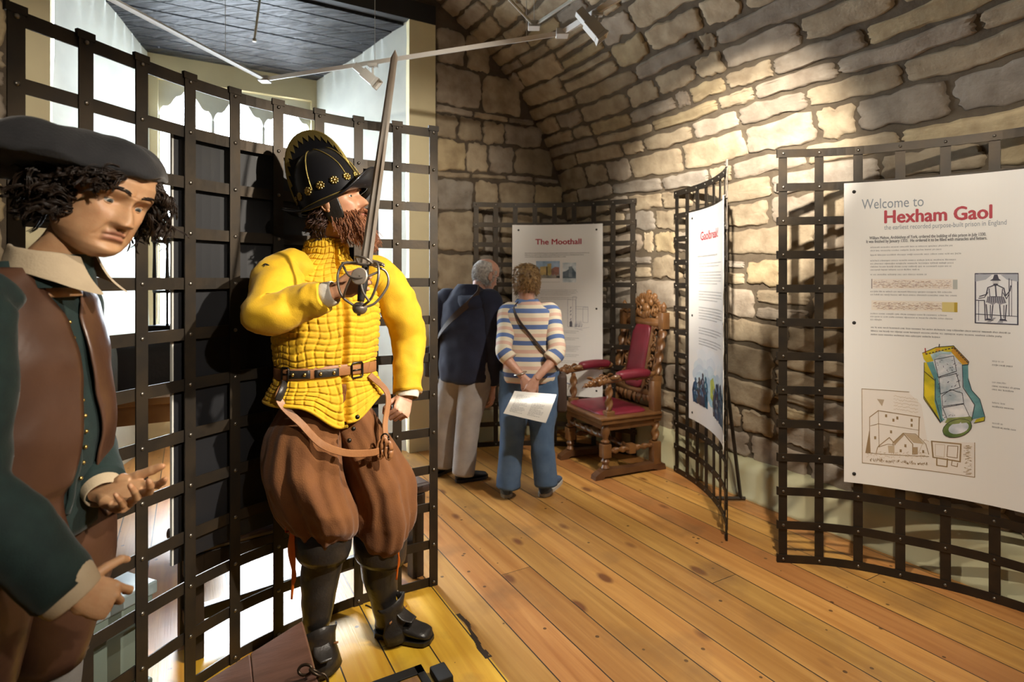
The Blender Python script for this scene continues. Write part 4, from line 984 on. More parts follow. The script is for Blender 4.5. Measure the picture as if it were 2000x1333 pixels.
# local x along the boards towards the viewer, local y = to the left is WW (turned clockwise), so y is mirrored here
q = lambda n, g, m: mk(n, g, m, hatch, local=True, smooth=False)
q('frame', G().add(bbox((0, -.46, .0), (.045, 0, .006), .002)).add(bbox((0, -.03, .0), (.7, 0, .006), .002)).add(bbox((0, -.46, .0), (.7, -.43, .006), .002)), MATS['dark_beam'])
for k in range(3): q('board', bbox((.05, -.42+k*.13, .0), (.7, -.42+k*.13+.126, .004), .001), mat('hatch_board', (.33, .18, .07), .45, var=(.24, .12, .05), vscale=5, bump=.1, bscale=30, stretch=(1, 8, 1)) if k == 0 else MATS['hatch_board'])
bl = tag(mk('iron_stop', tr(bbox((-.045, -.03, 0), (.045, .03, .028), .006), frame_m(F(862, 1326), UU, z=(0, 0, 1))), MATS['dark_beam'], smooth=False), 'small black iron stop block on the yellow boards', 'block')
A = P(590, 1213, 1.90); B = P(618, 1320, 1.64); ez = Vector((0, 0, 1))
ul = (B-A).normalized(); wl = (WW+Vector((0, 0, -.36))).normalized(); nl = ul.cross(wl).normalized()
if nl.z < 0: nl = -nl
ML = Matrix((ul, wl, nl)).transposed().to_4x4(); ML.translation = A
lid = thing('hatch_lid', 'brown boarded hatch lid tilted open in front of the boot', 'lid', A)
L1 = .60
for k in range(3): mk('board', tr(bbox((0, k*.17+.001, -.024), (L1, (k+1)*.17-.001, 0), .003), ML), M_lid, lid, smooth=False)
mk('batten', tr(bbox((.05, .02, -.05), (.11, .5, -.024), .003), ML), M_oakd, lid, smooth=False)
mk('prop', tube([ML @ Vector((.12, .04, -.03)), Vector(((ML @ Vector((.12, .04, 0))).x-.02, (ML @ Vector((.12, .04, 0))).y, 0))], .016, 8), M_oakd, lid)
def chain(pts, lw, ll):
    g = G(); q_ = [Vector(x) for x in spline(pts, 14)]; acc = 0; last = q_[0]; flip = 0
    for a in q_[1:]:
        if (a-last).length >= ll*.72:
            d = (a-last).normalized(); s = d.orthogonal().normalized(); s = Matrix.Rotation(flip*PI/2+.3, 3, d) @ s; c = (a+last)/2; loop = []
            for i in range(15):
                th = 2*PI*i/14; loop.append(c+d*(ll/2*.80*math.cos(th)*1.15)+s*(lw*math.sin(th)))
            g.add(tube(loop, .0042, 6)); last = a; flip = 1-flip
    return g
e_ = P(640, 1328, 1.60)
tag(mk('chain', chain([B+Vector((-.05, 0, .015)), B+Vector((0, 0, .012)), B+Vector((.03, -.01, -.03)), B+Vector((.055, -.02, -.12)), B+Vector((.07, -.03, -.26)), B+Vector((.10, -.03, -.31))], .013, .042), mat('chain_iron', (.09, .065, .045), .38, .8)), 'rusty iron chain hanging from the corner of the hatch lid', 'chain')
# ------------------------------------------------------------------ figures: heads, hands, locks
M_skin = mat('skin', (1, 1, 1), .48, col_attr=True, var=(.90, .84, .80), vscale=40, bump=.06, bscale=260, sss=.12)
M_eye = mat('eye', (1, 1, 1), .08, col_attr=True, coat=.6)
HZ = [-.128, -.122, -.112, -.10, -.085, -.07, -.05, -.03, 0, .025, .05, .075, .095, .108, .115, .118]
HF = [.040, .062, .074, .080, .079, .081, .081, .080, .079, .088, .086, .076, .058, .036, .016, -.008]
HB = [-.020, -.030, -.038, -.046, -.056, -.066, -.084, -.098, -.108, -.111, -.107, -.093, -.071, -.048, -.030, -.012]
HW = [.012, .026, .038, .047, .055, .060, .066, .071, .0755, .077, .0755, .068, .054, .034, .018, .002]
def head_base(z, th, jaw=1.0, fat=1.0):
    f, b, w_ = np.interp(z, HZ, HF), np.interp(z, HZ, HB), np.interp(z, HZ, HW)
    if z < -.03: w_ *= 1+(jaw-1)*sst(-.03, -.09, z)
    w_ *= fat
    xc = -.012 if z < .1 else lerp(-.012, -.01, (z-.1)/.02)
    c, s = math.cos(th), math.sin(th); e = 2.25
    q = (abs(c)**e+abs(s)**e)**(-1/e)
    return Vector((xc+c*q*((f-xc) if c > 0 else (xc-b)), s*q*w_, z))
def head(skin, lip=(.36, .13, .10), jaw=1.0, fat=1.0, frown=0, nose=1.0, mouth_open=0, brow=1, blush=.12):
    """head mesh in its own axes: x towards the face, y to its left, z up, origin between the eyes' level and the ears"""
    zs = list(np.interp(np.linspace(0, 1, 128), [0, .08, .62, .75, 1], [-.128, -.118, .035, .07, .118]))
    ths = [2*PI*k/150 for k in range(150)]
    ths = [t-.62*math.sin(t)*.9 for t in ths]    # denser towards the face
    rings = []; cols = []
    for z in zs:
        ring = []
        for th in ths:
            p = head_base(z, th, jaw, fat); x, y = p.x, p.y; ay = abs(y); c = Vector(skin)
            if x > 0:
                fr = sst(.0, .05, x)
                d = 0
                # nose: bridge to tip, wings
                if -.054 < z < .022:
                    k = sst(.020, -.036, z); hgt = nose*(.004+.025*k)*(1 if z > -.037 else sst(-.0535, -.037, z)); sy = .0062+.0062*k
                    d += hgt*ga(y, sy)
                    d += nose*.0085*ga(ay-.0125, .0048)*ga(z+.0395, .0058)
                d -= .0105*ga(ay-.031, .0145)*ga(z-.000, .0105)          # sockets
                d -= .004*ga(ay-.014, .005)*ga(z-.003, .010)
                d += brow*.0050*ga(ay-.028, .017)*ga(z-.0225, .0065)       # brow ridge
                d += frown*.0030*ga(ay-.011, .005)*ga(z-.021, .006); d -= frown*.003*ga(y, .0024)*ga(z-.024, .010)
                d += .0045*ga(ay-.047, .014)*ga(z+.024, .014)             # cheek bone
                d += .003*ga(ay-.036, .012)*ga(z+.045, .014)
                d -= .0030*ga((ay-.021)-(-.044-z)*.45, .0034)*sst(-.038, -.046, z)*sst(-.084, -.074, z)   # fold from nose to mouth
                lw = .025
                lm = math.sqrt(max(1-(ay/lw)**2, 0))
                zm = -.0665-.0035*(ay/lw)**2-frown*.003*(ay/lw)**2
                d += .0050*lm*ga(z-(zm+.0058+.001*ga(ay-.006, .004)), .0042)
                d += .0062*lm**.8*ga(z-(zm-.0068), .0048)
                d -= .0046*ga(z-zm, .0015)*sst(lw*1.1, lw*.8, ay)
                d -= .003*ga(ay-lw*1.04, .003)*ga(z-zm, .005)
                d -= .0022*ga(y, .003)*ga(z+.054, .005)
                d -= .0042*ga(y, .020)*ga(z+.0855, .0055)
                d += .0070*ga(y, .017)*ga(z+.104, .010)
                x += d*fr
                li = max(lm*ga(z-(zm+.0045), .0042), lm**.7*ga(z-(zm-.0065), .0050)) if ay < lw else 0
                c = c.lerp(Vector(lip), min(1, li*1.1)*fr)
                c = c.lerp(Vector((c.x*1.02, c.y*.74, c.z*.70)), blush*4*ga(ay-.044, .018)*ga(z+.032, .018)*fr*.5)
                c = c*(1-.30*ga(z-zm, .0012)*(1 if ay < lw else 0))
            p = Vector((x, y, z)); ring.append(p); cols.append(tuple(c))
        rings.append(ring)
    g = G(); v, f = loft(rings); g.v = [tuple(p) for p in v]; g.f = f; g.c = cols
    for s in (-1, 1):   # ears
        M = frame_m((-.018, s*.0745*fat, -.012), Vector((-.25, s*1, 0)), z=(-.12, 0, 1))
        g.add(tr(sph((.004, 0, 0), (.006, .016, .028), 12, 10), M), tuple(skin))
        rim = [M @ Vector((.010+.003*math.sin(a), .017*math.cos(a), .003+.029*math.sin(a))) for a in [PI*(-.42+1.3*k/14) if s > 0 else PI*(1.42-1.3*k/14) for k in range(15)]]
        g.add(tube(rim, .0036, 7), tuple(x*.95 for x in skin)); g.add(tr(sph((.007, .002, -.026), (.005, .007, .007), 8, 6), M), tuple(skin))
    return g
def eyes(parent, M, gaze, iris=(.06, .11, .14), skin=(.5, .3, .18), lidu=18, lidl=-22, fatness=1):
    for s in (-1, 1):
        c = Vector((.0575, s*.0315, .0005)); gz = Vector(gaze).normalized(); r = .0122
        A_ = frame_m(c, gz, z=(0, 0, 1)); g = G(); n = 20; rings = []; cols = []
        for i in range(15):
            a = PI*(i/14)**1.25; a = max(a, .01); ring = [A_ @ Vector((r*math.cos(a), r*math.sin(a)*math.cos(2*PI*k/n), r*math.sin(a)*math.sin(2*PI*k/n))) for k in range(n)]; rings.append(ring)
            cc = (.004, .004, .005) if a < .20 else iris if a < .47 else (.56, .52, .47); cols += [cc]*n
        v, f = loft(rings); g.v = [tuple(M @ p) for p in v]; g.f = f; g.c = cols
        mk('eye', g, M_eye, parent)
        # lids
        g = G()
        for lo, hi, rr in ((lidu, 85, .0136), (lidl, -80, .0133)):
            rg = []
            for i in range(9):
                el = math.radians(lerp(lo, hi, i/8)); row = []
                for k in range(15):
                    az = math.radians(lerp(-72, 72, k/14)); sh = 1-.55*(abs(k-7)/7)**2.2
                    e2 = math.radians(lerp(lo*sh, hi, i/8)); row.append(M @ (c+Vector((math.cos(e2)*math.cos(az), math.cos(e2)*math.sin(az), math.sin(e2)))*rr))
                rg.append(row)
            inner = [[M @ (c+(M.inverted() @ p-c)*.93) for p in rg[0]]]
            g.add(loft(inner+rg, closed=False), tuple(x*.92 for x in skin))
        mk('eyelids', g, M_skin, parent)
def brows(parent, M, m, lift=0, tilt=0, dens=46, seed=1):
    g = G(); r = random.Random(seed)
    for s in (-1, 1):
        for i in range(dens):
            k = r.random(); y = lerp(.011, .050, k); z = .0225+.006*math.sin(k*2.6)-tilt*.006*(1-k)+lift+r.uniform(-.0032, .0032)*(1-.5*k)
            # project on the face
            th = 0; best = None
            x = .090-.9*max(0, y-.012)**2*9.5+.0015
            p = Vector((x, s*y, z)); d = Vector((.0, s*1.0, .35-.9*k)).normalized()*(.0075*r.uniform(.7, 1.2))
            g.add(tube([M @ p, M @ (p+d*.5+Vector((.0008, 0, 0))), M @ (p+d)], [.0009, .0008, .0003], 4))
    return mk('eyebrows', g, m, parent)
FLEN = [(.042, .025, .021), (.046, .029, .022), (.043, .027, .021), (.033, .020, .018)]
FRAD = [(.0094, .0083, .0075, .0060), (.0096, .0085, .0076, .0060), (.0092, .0081, .0072, .0057), (.0082, .0071, .0064, .0051)]
FBASE = [(.088, .0285, 0), (.092, .0095, .002), (.088, -.0095, .001), (.080, -.0275, -.002)]
def hand(M, left, curls, spread=(.10, .02, -.06, -.16), thumb=((.75, .55, -.45), 15, 20), skin=(.5, .3, .18), vox=.0019, scale=1.0):
    """M: wrist frame, x to the fingers, y to the thumb side of a right hand seen from its back, z out of the back. curls in degrees per finger (3 joints)"""
    sg = 1 if not left else -1
    g = G(); tips = []
    V_ = lambda x, y, z: Vector((x, y*sg, z))
    prof = [(-.030, .025, .019, 0, 0), (-.01, .0255, .0185, 0, 0), (.012, .030, .018, 0, -.001), (.035, .037, .0165, .001, -.002), (.060, .0405, .0145, 0, -.001), (.080, .0405, .0125, 0, .0005), (.092, .037, .0105, 0, .001)]
    rings = []
    for x, wy, wz, cy, cz in prof:
        rings.append([V_(x-(.10*abs(cy+wy*math.sin(a))**1 if x > .07 else 0)*(.16 if math.sin(a) < 0 else .05), cy+wy*math.copysign(abs(math.sin(a))**.8, math.sin(a)), cz+wz*math.copysign(abs(math.cos(a))**.9, math.cos(a))) for a in [2*PI*k/20 for k in range(20)]])
    g.add(loft(rings))
    g.add(tube([V_(.006, .014, -.006), V_(.028, .026, -.010), V_(.050, .030, -.008)], [.012, .0165, .011], 12))        # ball of the thumb
    g.add(tube([V_(.008, -.016, -.006), V_(.035, -.026, -.008), V_(.06, -.027, -.006)], [.011, .0135, .010], 12))
    def chain_(base, d, up, lens, rads, bends):
        pts = [base-d*.016]; rr = [rads[0]*.95]; p = base; axis = d.cross(up).normalized()
        dirs = []
        for L_, b in zip(lens, bends):
            d = Matrix.Rotation(-math.radians(b), 3, axis) @ d; dirs.append(d)
        pts.append(p); rr.append(rads[0]*1.05)
        for i, (L_, d_) in enumerate(zip(lens, dirs)):
            n = 4
            for k in range(1, n+1):
                q = p+d_*(L_*k/n); r0, r1 = rads[i], rads[i+1]; t = k/n
                r_ = lerp(r0, r1, t)*(1+(.06 if k == n and i < len(lens)-1 else -.03 if 0 < k < n else 0)); pts.append(q); rr.append(r_)
            p = p+d_*L_
        rr[-1] *= .80; pts.append(p+dirs[-1]*rads[-1]*.55); rr.append(rads[-1]*.45)
        g.add(tube(pts, rr, 12))
        nl_ = Matrix.Rotation(PI/2, 3, axis) @ dirs[-1]
        if nl_.dot(Matrix.Rotation(-math.radians(sum(bends)), 3, axis) @ up) < 0: nl_ = -nl_
        tips.append((p-dirs[-1]*rads[-1]*.25+nl_*rads[-1]*.8, dirs[-1], nl_, rads[-1]))
    for i in range(4):
        b = V_(*FBASE[i]); s_ = spread[i]; d = V_(math.cos(s_), math.sin(s_), 0)
        up = Vector((0, 0, 1)); chain_(b, d, up, FLEN[i], FRAD[i], curls[i])
        g.add(sph(b+Vector((-.004, 0, .003)), (.011, .0095, .0095), 10, 8))
    td, b1, b2 = thumb; d = V_(*td).normalized(); b = V_(.022, .024, -.006); up = V_(-.2, .75, .65); up = (up-d*up.dot(d)).normalized()
    chain_(b, d, up, (.040, .033, .025), (.0135, .0112, .0100, .0078), (0, b1, b2))
    S = Matrix.Scale(scale, 4)
    if left: g.f = [tuple(reversed(f)) for f in g.f]
    h = remesh(g, vox, 3, .5); out = G(); nailc = (min(1, skin[0]*1.25+.05), skin[1]*1.25+.04, skin[2]*1.3+.04)
    out.f = h.f; base = Vector(skin); red = Vector((skin[0]*1.0, skin[1]*.80, skin[2]*.74))
    for p in h.v:
        p = Vector(p); c = base
        kd = min((p-t[0]).length for t in tips); c = c.lerp(red, .6*math.exp(-(kd/.014)**2))
        for t in tips:
            q = p-t[0]
            if q.dot(t[2]) > -t[3]*.25 and abs(q.dot(t[1])) < t[3]*.85 and (q-t[1]*q.dot(t[1])-t[2]*q.dot(t[2])).length < t[3]*.72: c = Vector(nailc)
        out.v.append(tuple(M @ (S @ p))); out.c.append(tuple(c))
    return out
def lock(g, root, d0, length, rc, turns, r0, grav=1.0, n=14, out=None, col=None, rr=rnd, strands=5):
    """curl of hair: grows along d0, falls, winds as a helix of radius rc"""
    p = Vector(root); d = Vector(d0).normalized(); pts = []; rad = []; ph = rr.uniform(0, 6.28); st = length/n
    for i in range(n+1):
        k = i/n; a = d.orthogonal().normalized(); b = d.cross(a); q = rc*min(1, k*2.2)
        pts.append(p+a*(q*math.cos(ph+turns*2*PI*k))+b*(q*math.sin(ph+turns*2*PI*k))); rad.append(r0*(1-.75*k**1.6)+.0004)
        d = (d+Vector((0, 0, -grav*st*9))+Vector((rr.uniform(-1, 1), rr.uniform(-1, 1), rr.uniform(-1, 1)))*.10).normalized(); p = p+d*st
    if strands < 2: g.add(tube(pts, rad, 6), col); return
    for s_ in range(strands):
        o = [rr.uniform(-1, 1) for _ in range(3)]; w0 = rr.uniform(.6, 1.5)
        q = [p_+Vector(o)*(r_*.85+.0012*i_/n)+Vector((math.sin(i_*w0+o[0]*9), math.cos(i_*w0*.8+o[1]*9), 0))*(.0012*i_/n) for i_, (p_, r_) in enumerate(zip(pts, rad))]
        g.add(tube(q, [r_*.46 for r_ in rad], 5), col)
def cloth_noise(g, amp, scale, seed=0):
    """push vertices of a closed garment mesh about with smooth noise: soft creases"""
    out = []
    for p in g.v:
        q = Vector(p); n = mnoise.noise_vector(q*scale+Vector((seed, seed*1.7, 0)))+mnoise.noise_vector(q*scale*2.3+Vector((seed, 0, seed)))*.45
        out.append(tuple(q+n*amp))
    g.v = out; return g
def ringloft(o, fx, lf, rows, n=48, e=2.3, caps=(True, True)):
    """garment rings: rows of (z, half width, half depth, forward shift, sideways shift), fx forward axis, lf left axis"""
    rings = []
    for z, hw, hd, sf, sl in rows:
        ring = []
        for k in range(n):
            a = 2*PI*k/n; c, s = math.cos(a), math.sin(a); q = (abs(c)**e+abs(s)**e)**(-1/e)
            ring.append(Vector((o[0], o[1], 0))+fx*(sf+hd*c*q)+lf*(sl+hw*s*q)+Vector((0, 0, z)))
        rings.append(ring)
    return loft(rings, *caps)
def rows_spline(rows, n): return [tuple(x) for x in spline(rows, n)]
# ------------------------------------------------------------------ man in a black cap, lower left
SK1 = (.50, .29, .155)
M_green = mat('green_wool', (.004, .015, .0145), .85, var=(.007, .023, .021), vscale=30, bump=.14, bscale=260, sheen=.12)
M_leather = mat('brown_jerkin', (.062, .028, .016), .38, var=(.090, .042, .024), vscale=6, bump=.1, bscale=40, coat=.08)
M_linen = mat('linen', (.50, .40, .27), .8, var=(.42, .33, .22), vscale=10, bump=.15, bscale=200)
M_cap = mat('black_felt', (.011, .011, .013), .9, var=(.018, .018, .020), vscale=20, bump=.2, bscale=200, sheen=.25)
M_hair1 = mat('dark_hair', (.010, .006, .004), .45, var=(.022, .012, .007), vscale=30, spec=.35)
M_brass = mat('brass', (.62, .46, .16), .3, 1.0)
pm = thing('person', 'person in black felt cap and brown leather jerkin holding out both hands, lower left', 'person', (-1.08, 1.28, 0), 0)
H1 = frame_m(P(207, 385, 1.33), (.87, -.37, -.32), z=(.31, .10, .94)) @ Matrix.Scale(1.07, 4)
f1, l1 = Vector((1, .06, 0)).normalized(), Vector((-.06, 1, 0)).normalized()
neck1 = Vector((-1.09, 1.315, 1.475))
def body_base(g, sk, neck, headM, pts_list):
    """neck, trunk and limbs under the clothes, grown together"""
    b = G(); hc = headM @ Vector((-.028, 0, -.05)); b.add(stube([neck-Vector((0, 0, .06)), neck, hc.lerp(neck, .5)+Vector((0, 0, -.01)), hc], [.075, .058, .054, .056], 18, 6))
    for pts, rad in pts_list: b.add(stube(pts, rad, 14, 6))
    r = remesh(b, .010, 3)
    for v in r.v: g.v.append(v); g.c.append(tuple(sk))
    n = len(g.v)-len(r.v); g.f += [tuple(i+n for i in f) for f in r.f]
sh_r = Vector((-1.085, 1.125, 1.39)); el_r = P(-75, 945, 1.03); wr_r = P(126, 1148, 1.085)
sh_l = Vector((-1.17, 1.47, 1.40)); el_l = Vector((-1.17, 1.52, 1.08)); wr_l = P(200, 958, 1.35)
g = G(); hd = head(SK1, (.40, .18, .12), 1.20, 1.07, frown=.3, nose=1.05)
g.add((([H1 @ Vector(p) for p in hd.v]), hd.f)); g.c = list(hd.c)
body_base(g, SK1, neck1, H1, [
    ([neck1+Vector((-.02, -.01, -.03)), Vector((-1.155, 1.30, 1.35)), Vector((-1.175, 1.30, 1.05)), Vector((-1.18, 1.30, .9))], [(.06, .08), (.075, .13), (.085, .12), (.10, .14)]),
    ([sh_r, el_r, wr_r], [.055, .042, .028]), ([sh_l, el_l, wr_l], [.055, .042, .028]),
    ([Vector((-1.17, 1.20, .92)), Vector((-1.17, 1.19, .48)), Vector((-1.19, 1.18, .08))], [.085, .06, .04]), ([Vector((-1.17, 1.39, .92)), Vector((-1.17, 1.40, .48)), Vector((-1.19, 1.41, .08))], [.085, .06, .04])])
HR1 = frame_m(wr_r+Vector((.006, .012, -.012)), (.47, .62, -.60), z=(-.10, -.62, .58))
HL1 = frame_m(wr_l+Vector((.012, 0, -.004)), P(300, 978, 1.28)-P(195, 958, 1.35), z=(-.22, .62, -.76))
for h in (hand(HR1, False, [(22, 36, 36), (44, 60, 40), (60, 66, 44), (66, 66, 44)], thumb=((.55, .78, .15), 12, 40), skin=SK1, scale=.92),
          hand(HL1, True, [(10, 18, 10), (22, 26, 16), (30, 32, 20), (34, 34, 22)], spread=(.06, .0, -.05, -.12), thumb=((.86, .48, -.10), 0, 4), skin=SK1, scale=1.10)):
    n = len(g.v); g.v += h.v; g.c += h.c; g.f += [tuple(i+n for i in f) for f in h.f]
mk('body', g, M_skin, pm)
eyes(pm, H1, (1, -.05, -.28), (.05, .06, .06), SK1, 18, -24)
brows(pm, H1, M_hair1, .005, .15, 90)
# hair: loose dark curls from under the cap
hr = G(); r6 = random.Random(21)
w3 = H1.to_3x3(); up1 = Vector((0, 0, 1))
for i in range(420):
    th = r6.uniform(.55, 2*PI-.55); z = r6.uniform(-.05, .072); b = head_base(z, th, 1.1, 1.03)
    if b.x > .030 and z < .034: continue
    side = 1 if b.y > 0 else -1
    L_ = r6.uniform(.085, .135)*(1 if z > 0 else .75)
    if b.x > .02: L_ *= .55
    if side < 0 and b.x > -.02: L_ *= .8
    out_ = (w3 @ Vector((b.x*.6-.03, b.y, 0))).normalized()
    lock(hr, H1 @ (b*1.02), out_*.75+up1*-.45+Vector((r6.uniform(-.3, .3), r6.uniform(-.3, .3), 0)), L_, r6.uniform(.007, .013), r6.uniform(.8, 1.5), r6.uniform(.0034, .0058), .9, 14, None, None, r6)
for i in range(15):   # curls hanging beyond the far cheek
    b = Vector((.028+.035*r6.random(), .068, -.01+.05*r6.random())); lock(hr, H1 @ b, w3 @ Vector((.4, .5, -.5)), r6.uniform(.065, .105), r6.uniform(.009, .015), r6.uniform(1, 1.6), .0026, 1.1, 14, None, None, r6)
for i in range(60):   # fringe swept over the near temple
    b = head_base(r6.uniform(.052, .085), -r6.uniform(.30, 1.3), 1.1, 1.03); lock(hr, H1 @ (b*1.03), w3 @ Vector((.15, -.6, -.35)), r6.uniform(.05, .085), r6.uniform(.006, .010), r6.uniform(.8, 1.5), .0046, .8, 12, None, None, r6)
sc_ = []
for z in np.linspace(-.05, .098, 18):
    sc_.append([H1 @ (head_base(z, th, 1.1, 1.03)*1.035+Vector((-.004, 0, .003))) for th in np.linspace(1.25, 2*PI-1.25, 40)])
hr.add(loft(sc_, closed=False))
mk('hair', hr, M_hair1, pm)
# cap: a soft wide bonnet
rings = []
capM = frame_m(P(166, 324, 1.325), (.98, -.10, -.03), z=(.03, .05, 1))
for i in range(30):
    k = i/29; a = lerp(-1.25, PI/2, k)
    ring = []
    for j in range(72):
        th = 2*PI*j/72
        R_ = .186+.012*math.sin(3*th+1)+.006*math.sin(7*th+2)-(.010 if math.cos(th) > .6 else 0); rr_ = R_*max(math.cos(a), .02)**.45 if a > 0 else lerp(.110, R_, (math.cos(a)-math.cos(1.25))/(1-math.cos(1.25)))
        hz_ = .024*math.sin(a) if a < 0 else .070*math.sin(a)**1.0
        hz_ -= (rr_/R_)**2*(.024*max(0, math.cos(th+.25))**2.5+.034*max(0, -math.cos(th))**2)
        hz_ += .013*math.sin(5*th+k*4)*max(0, math.sin(a))*(rr_/R_)+.010*(abs(math.sin(4.5*th+1.3-k*3))-.5)*(rr_/R_)*(k > .3)
        hz_ += .016*ga(th-4.7-.25*(k-.5)*6, .16)*(rr_/R_)*(1 if a > 0 else .2)
        ring.append(capM @ Vector((rr_*math.cos(th)*.98-.012, rr_*math.sin(th)*1.0, hz_)))
    rings.append(ring)
cp_ = mk('cap', loft(rings), M_cap, pm)
# doublet sleeves, jerkin, collar, cuffs
gs = G()
gs.add(stube([sh_r+Vector((.0, .06, .05)), sh_r+Vector((-.005, -.005, .0)), sh_r.lerp(el_r, .5)+Vector((.012, -.01, 0)), el_r+Vector((-.01, 0, -.01)), el_r.lerp(wr_r, .5), wr_r], [(.06, .06), (.088, .085), (.078, .076), (.076, .074), (.068, .066), (.058, .056)], 28, 10))
mk('sleeve', cloth_noise(gs, .009, 9, 1), M_green, pm)
gs = G().add(stube([sh_l+Vector((0, -.06, .05)), sh_l, sh_l.lerp(el_l, .5), el_l, el_l.lerp(wr_l, .5), wr_l+(wr_l-el_l).normalized()*-.01], [.06, .082, .074, .070, .060, .050], 28, 10))
mk('sleeve', cloth_noise(gs, .008, 9, 4), M_green, pm)
o1 = (-1.175, 1.30)
rows = [(1.50, .082, .080, .03, 0), (1.48, .105, .088, .025, 0), (1.45, .155, .100, .02, 0), (1.40, .195, .118, .02, 0), (1.30, .205, .135, .028, 0), (1.20, .195, .142, .034, 0), (1.10, .185, .148, .038, 0), (1.00, .185, .142, .032, 0), (.93, .20, .138, .020, 0), (.86, .215, .145, .012, 0)]
mk('doublet', cloth_noise(G().add(ringloft(o1, f1, l1, rows_spline(rows, 5), 72)), .004, 8, 2), M_green, pm)
# stand collar of the doublet
mk('doublet_collar', loft([[neck1+Vector((.012, 0, -.035+.055*k+ .012*math.cos(a)*k))+f1*((.094-.008*k)*math.cos(a)*.95)+l1*((.092-.008*k)*math.sin(a)) for a in [2*PI*i/40 for i in range(40)]] for k in (0, .5, 1, 1.15)], False, False), M_green, pm)
# jerkin: open at the front, armholes cut by height and angle
def jerkin():
    g = G(); rr_ = rows_spline([(z, hw+.010, hd+.012, sf, sl) for z, hw, hd, sf, sl in rows[1:]]+[(.80, .24, .17, .006, 0), (.70, .27, .20, 0, 0)], 6); n = 110; rings = []
    for z, hw, hd, sf, sl in rr_:
        ring = []
        for k in range(n+1):
            op = .10+.20*sst(1.25, .95, z)*.6+.25*sst(1.36, 1.46, z)
            a = lerp(op, 2*PI-op, k/n); c, s = math.cos(a), math.sin(a); e = 2.3; q = (abs(c)**e+abs(s)**e)**(-1/e)
            ring.append(Vector((o1[0], o1[1], z))+f1*(sf+hd*c*q)+l1*(sl+hw*s*q))
        if z < 1.0:
            ring = [p+Vector((0, 0, (1.0-z)*.60*sst(2.2, .2, abs(lerp(op, 2*PI-op, k/n)-(0 if k < n/2 else 2*PI))))) for k, p in enumerate(ring)]
        rings.append(ring)
    v, f = loft(rings, closed=False); m_ = n+1; keep = []
    for q in f:
        cx = sum((Vector(v[i]) for i in q), Vector())/4; rel = cx-Vector((o1[0], o1[1], 0)); s_ = rel.dot(l1); ff = rel.dot(f1)
        hole = False
        for sd in (-1, 1):
            if sd*s_ > .10 and cx.z > 1.18+.0:
                if ((ff-.01)/.085)**2+((cx.z-1.36)/.145)**2 < 1: hole = True
        if not hole: keep.append(q)
    g.add((v, keep)); return cloth_noise(g, .007, 7, 5)
jk = mk('jerkin', cloth_noise(jerkin(), .006, 4, 8), M_leather, pm); sol = jk.modifiers.new('thick', 'SOLIDIFY'); sol.thickness = .005; sol.offset = 0
# buttons down the doublet
for i in range(11):
    z = 1.36-.036*i; row = rows_spline(rows, 5); hd_ = np.interp(-z, [-r_[0] for r_ in row], [r_[2]+r_[3] for r_ in row]); c = Vector((o1[0], o1[1], z))+f1*(hd_+.006)+l1*(-.012)
    mk('button', sph(c, .0048, 10, 8), M_brass, pm)
gt_ = G()
for z0 in (0,):
    pts = []
    for i in range(26):
        z = 1.40-.019*i; hd_ = np.interp(-z, [-r_[0] for r_ in row], [r_[2]+r_[3] for r_ in row]); pts.append(Vector((o1[0], o1[1], z))+f1*(hd_+.004)+l1*(-.028+.004*math.sin(i*1.4)))
    gt_.add(tube(pts, [(.004, .010)]*26, 8))
mk('front_edging', gt_, M_green, pm)
# shirt collar with two falling points
def collar(side):
    rg = []
    for i in range(14):
        k = i/13; a = lerp(2.6, .30, k)*side
        base = neck1+Vector((.020, 0, .040-.028*k))+f1*(.072*math.cos(a))+l1*(.072*math.sin(a))
        outw = (f1*math.cos(a)+l1*math.sin(a))
        tip = sst(.45, 1, k); ln = lerp(.030, .066, tip)
        rg.append([base+Vector((0, 0, .022)), base+outw*.010+Vector((0, 0, .028)), base+outw*(.015)+Vector((0, 0, .012)), base+outw*(.020+.010*tip)+f1*.010*tip+Vector((0, 0, -ln*.55)), base+outw*(.024+.022*tip)+f1*.034*tip+Vector((0, 0, -ln))])
    o = mk('shirt_collar', cloth_noise(G().add(loft(rg, closed=False)), .003, 30, side), M_linen, pm); s = o.modifiers.new('t', 'SOLIDIFY'); s.thickness = .002; s2_ = o.modifiers.new('s', 'SUBSURF'); s2_.levels = s2_.render_levels = 2
collar(-1); collar(1)
for w_, e__ in ((wr_r, el_r), (wr_l, el_l)):
    d = (w_-e__).normalized(); mk('shirt_cuff', stube([w_-d*.02, w_-d*.005, w_+d*.026, w_+d*.030], [.052, .056, .050, .046], 28, 4, cap=False) if w_ is wr_r else stube([w_-d*.02, w_-d*.012, w_+d*.012, w_+d*.016], [.040, .043, .039, .036], 28, 4, cap=False), M_linen, pm)
mk('breeches', cloth_noise(G().add(stube([(-1.17, 1.19, .95), (-1.17, 1.17, .75), (-1.17, 1.18, .5)], [.13, .14, .09], 24, 8)).add(stube([(-1.17, 1.40, .95), (-1.17, 1.42, .75), (-1.17, 1.41, .5)], [.13, .14, .09], 24, 8)), .012, 7, 3), M_leather, pm)
M_hose = mat('grey_hose', (.20, .19, .18), .85, bump=.1, bscale=150)
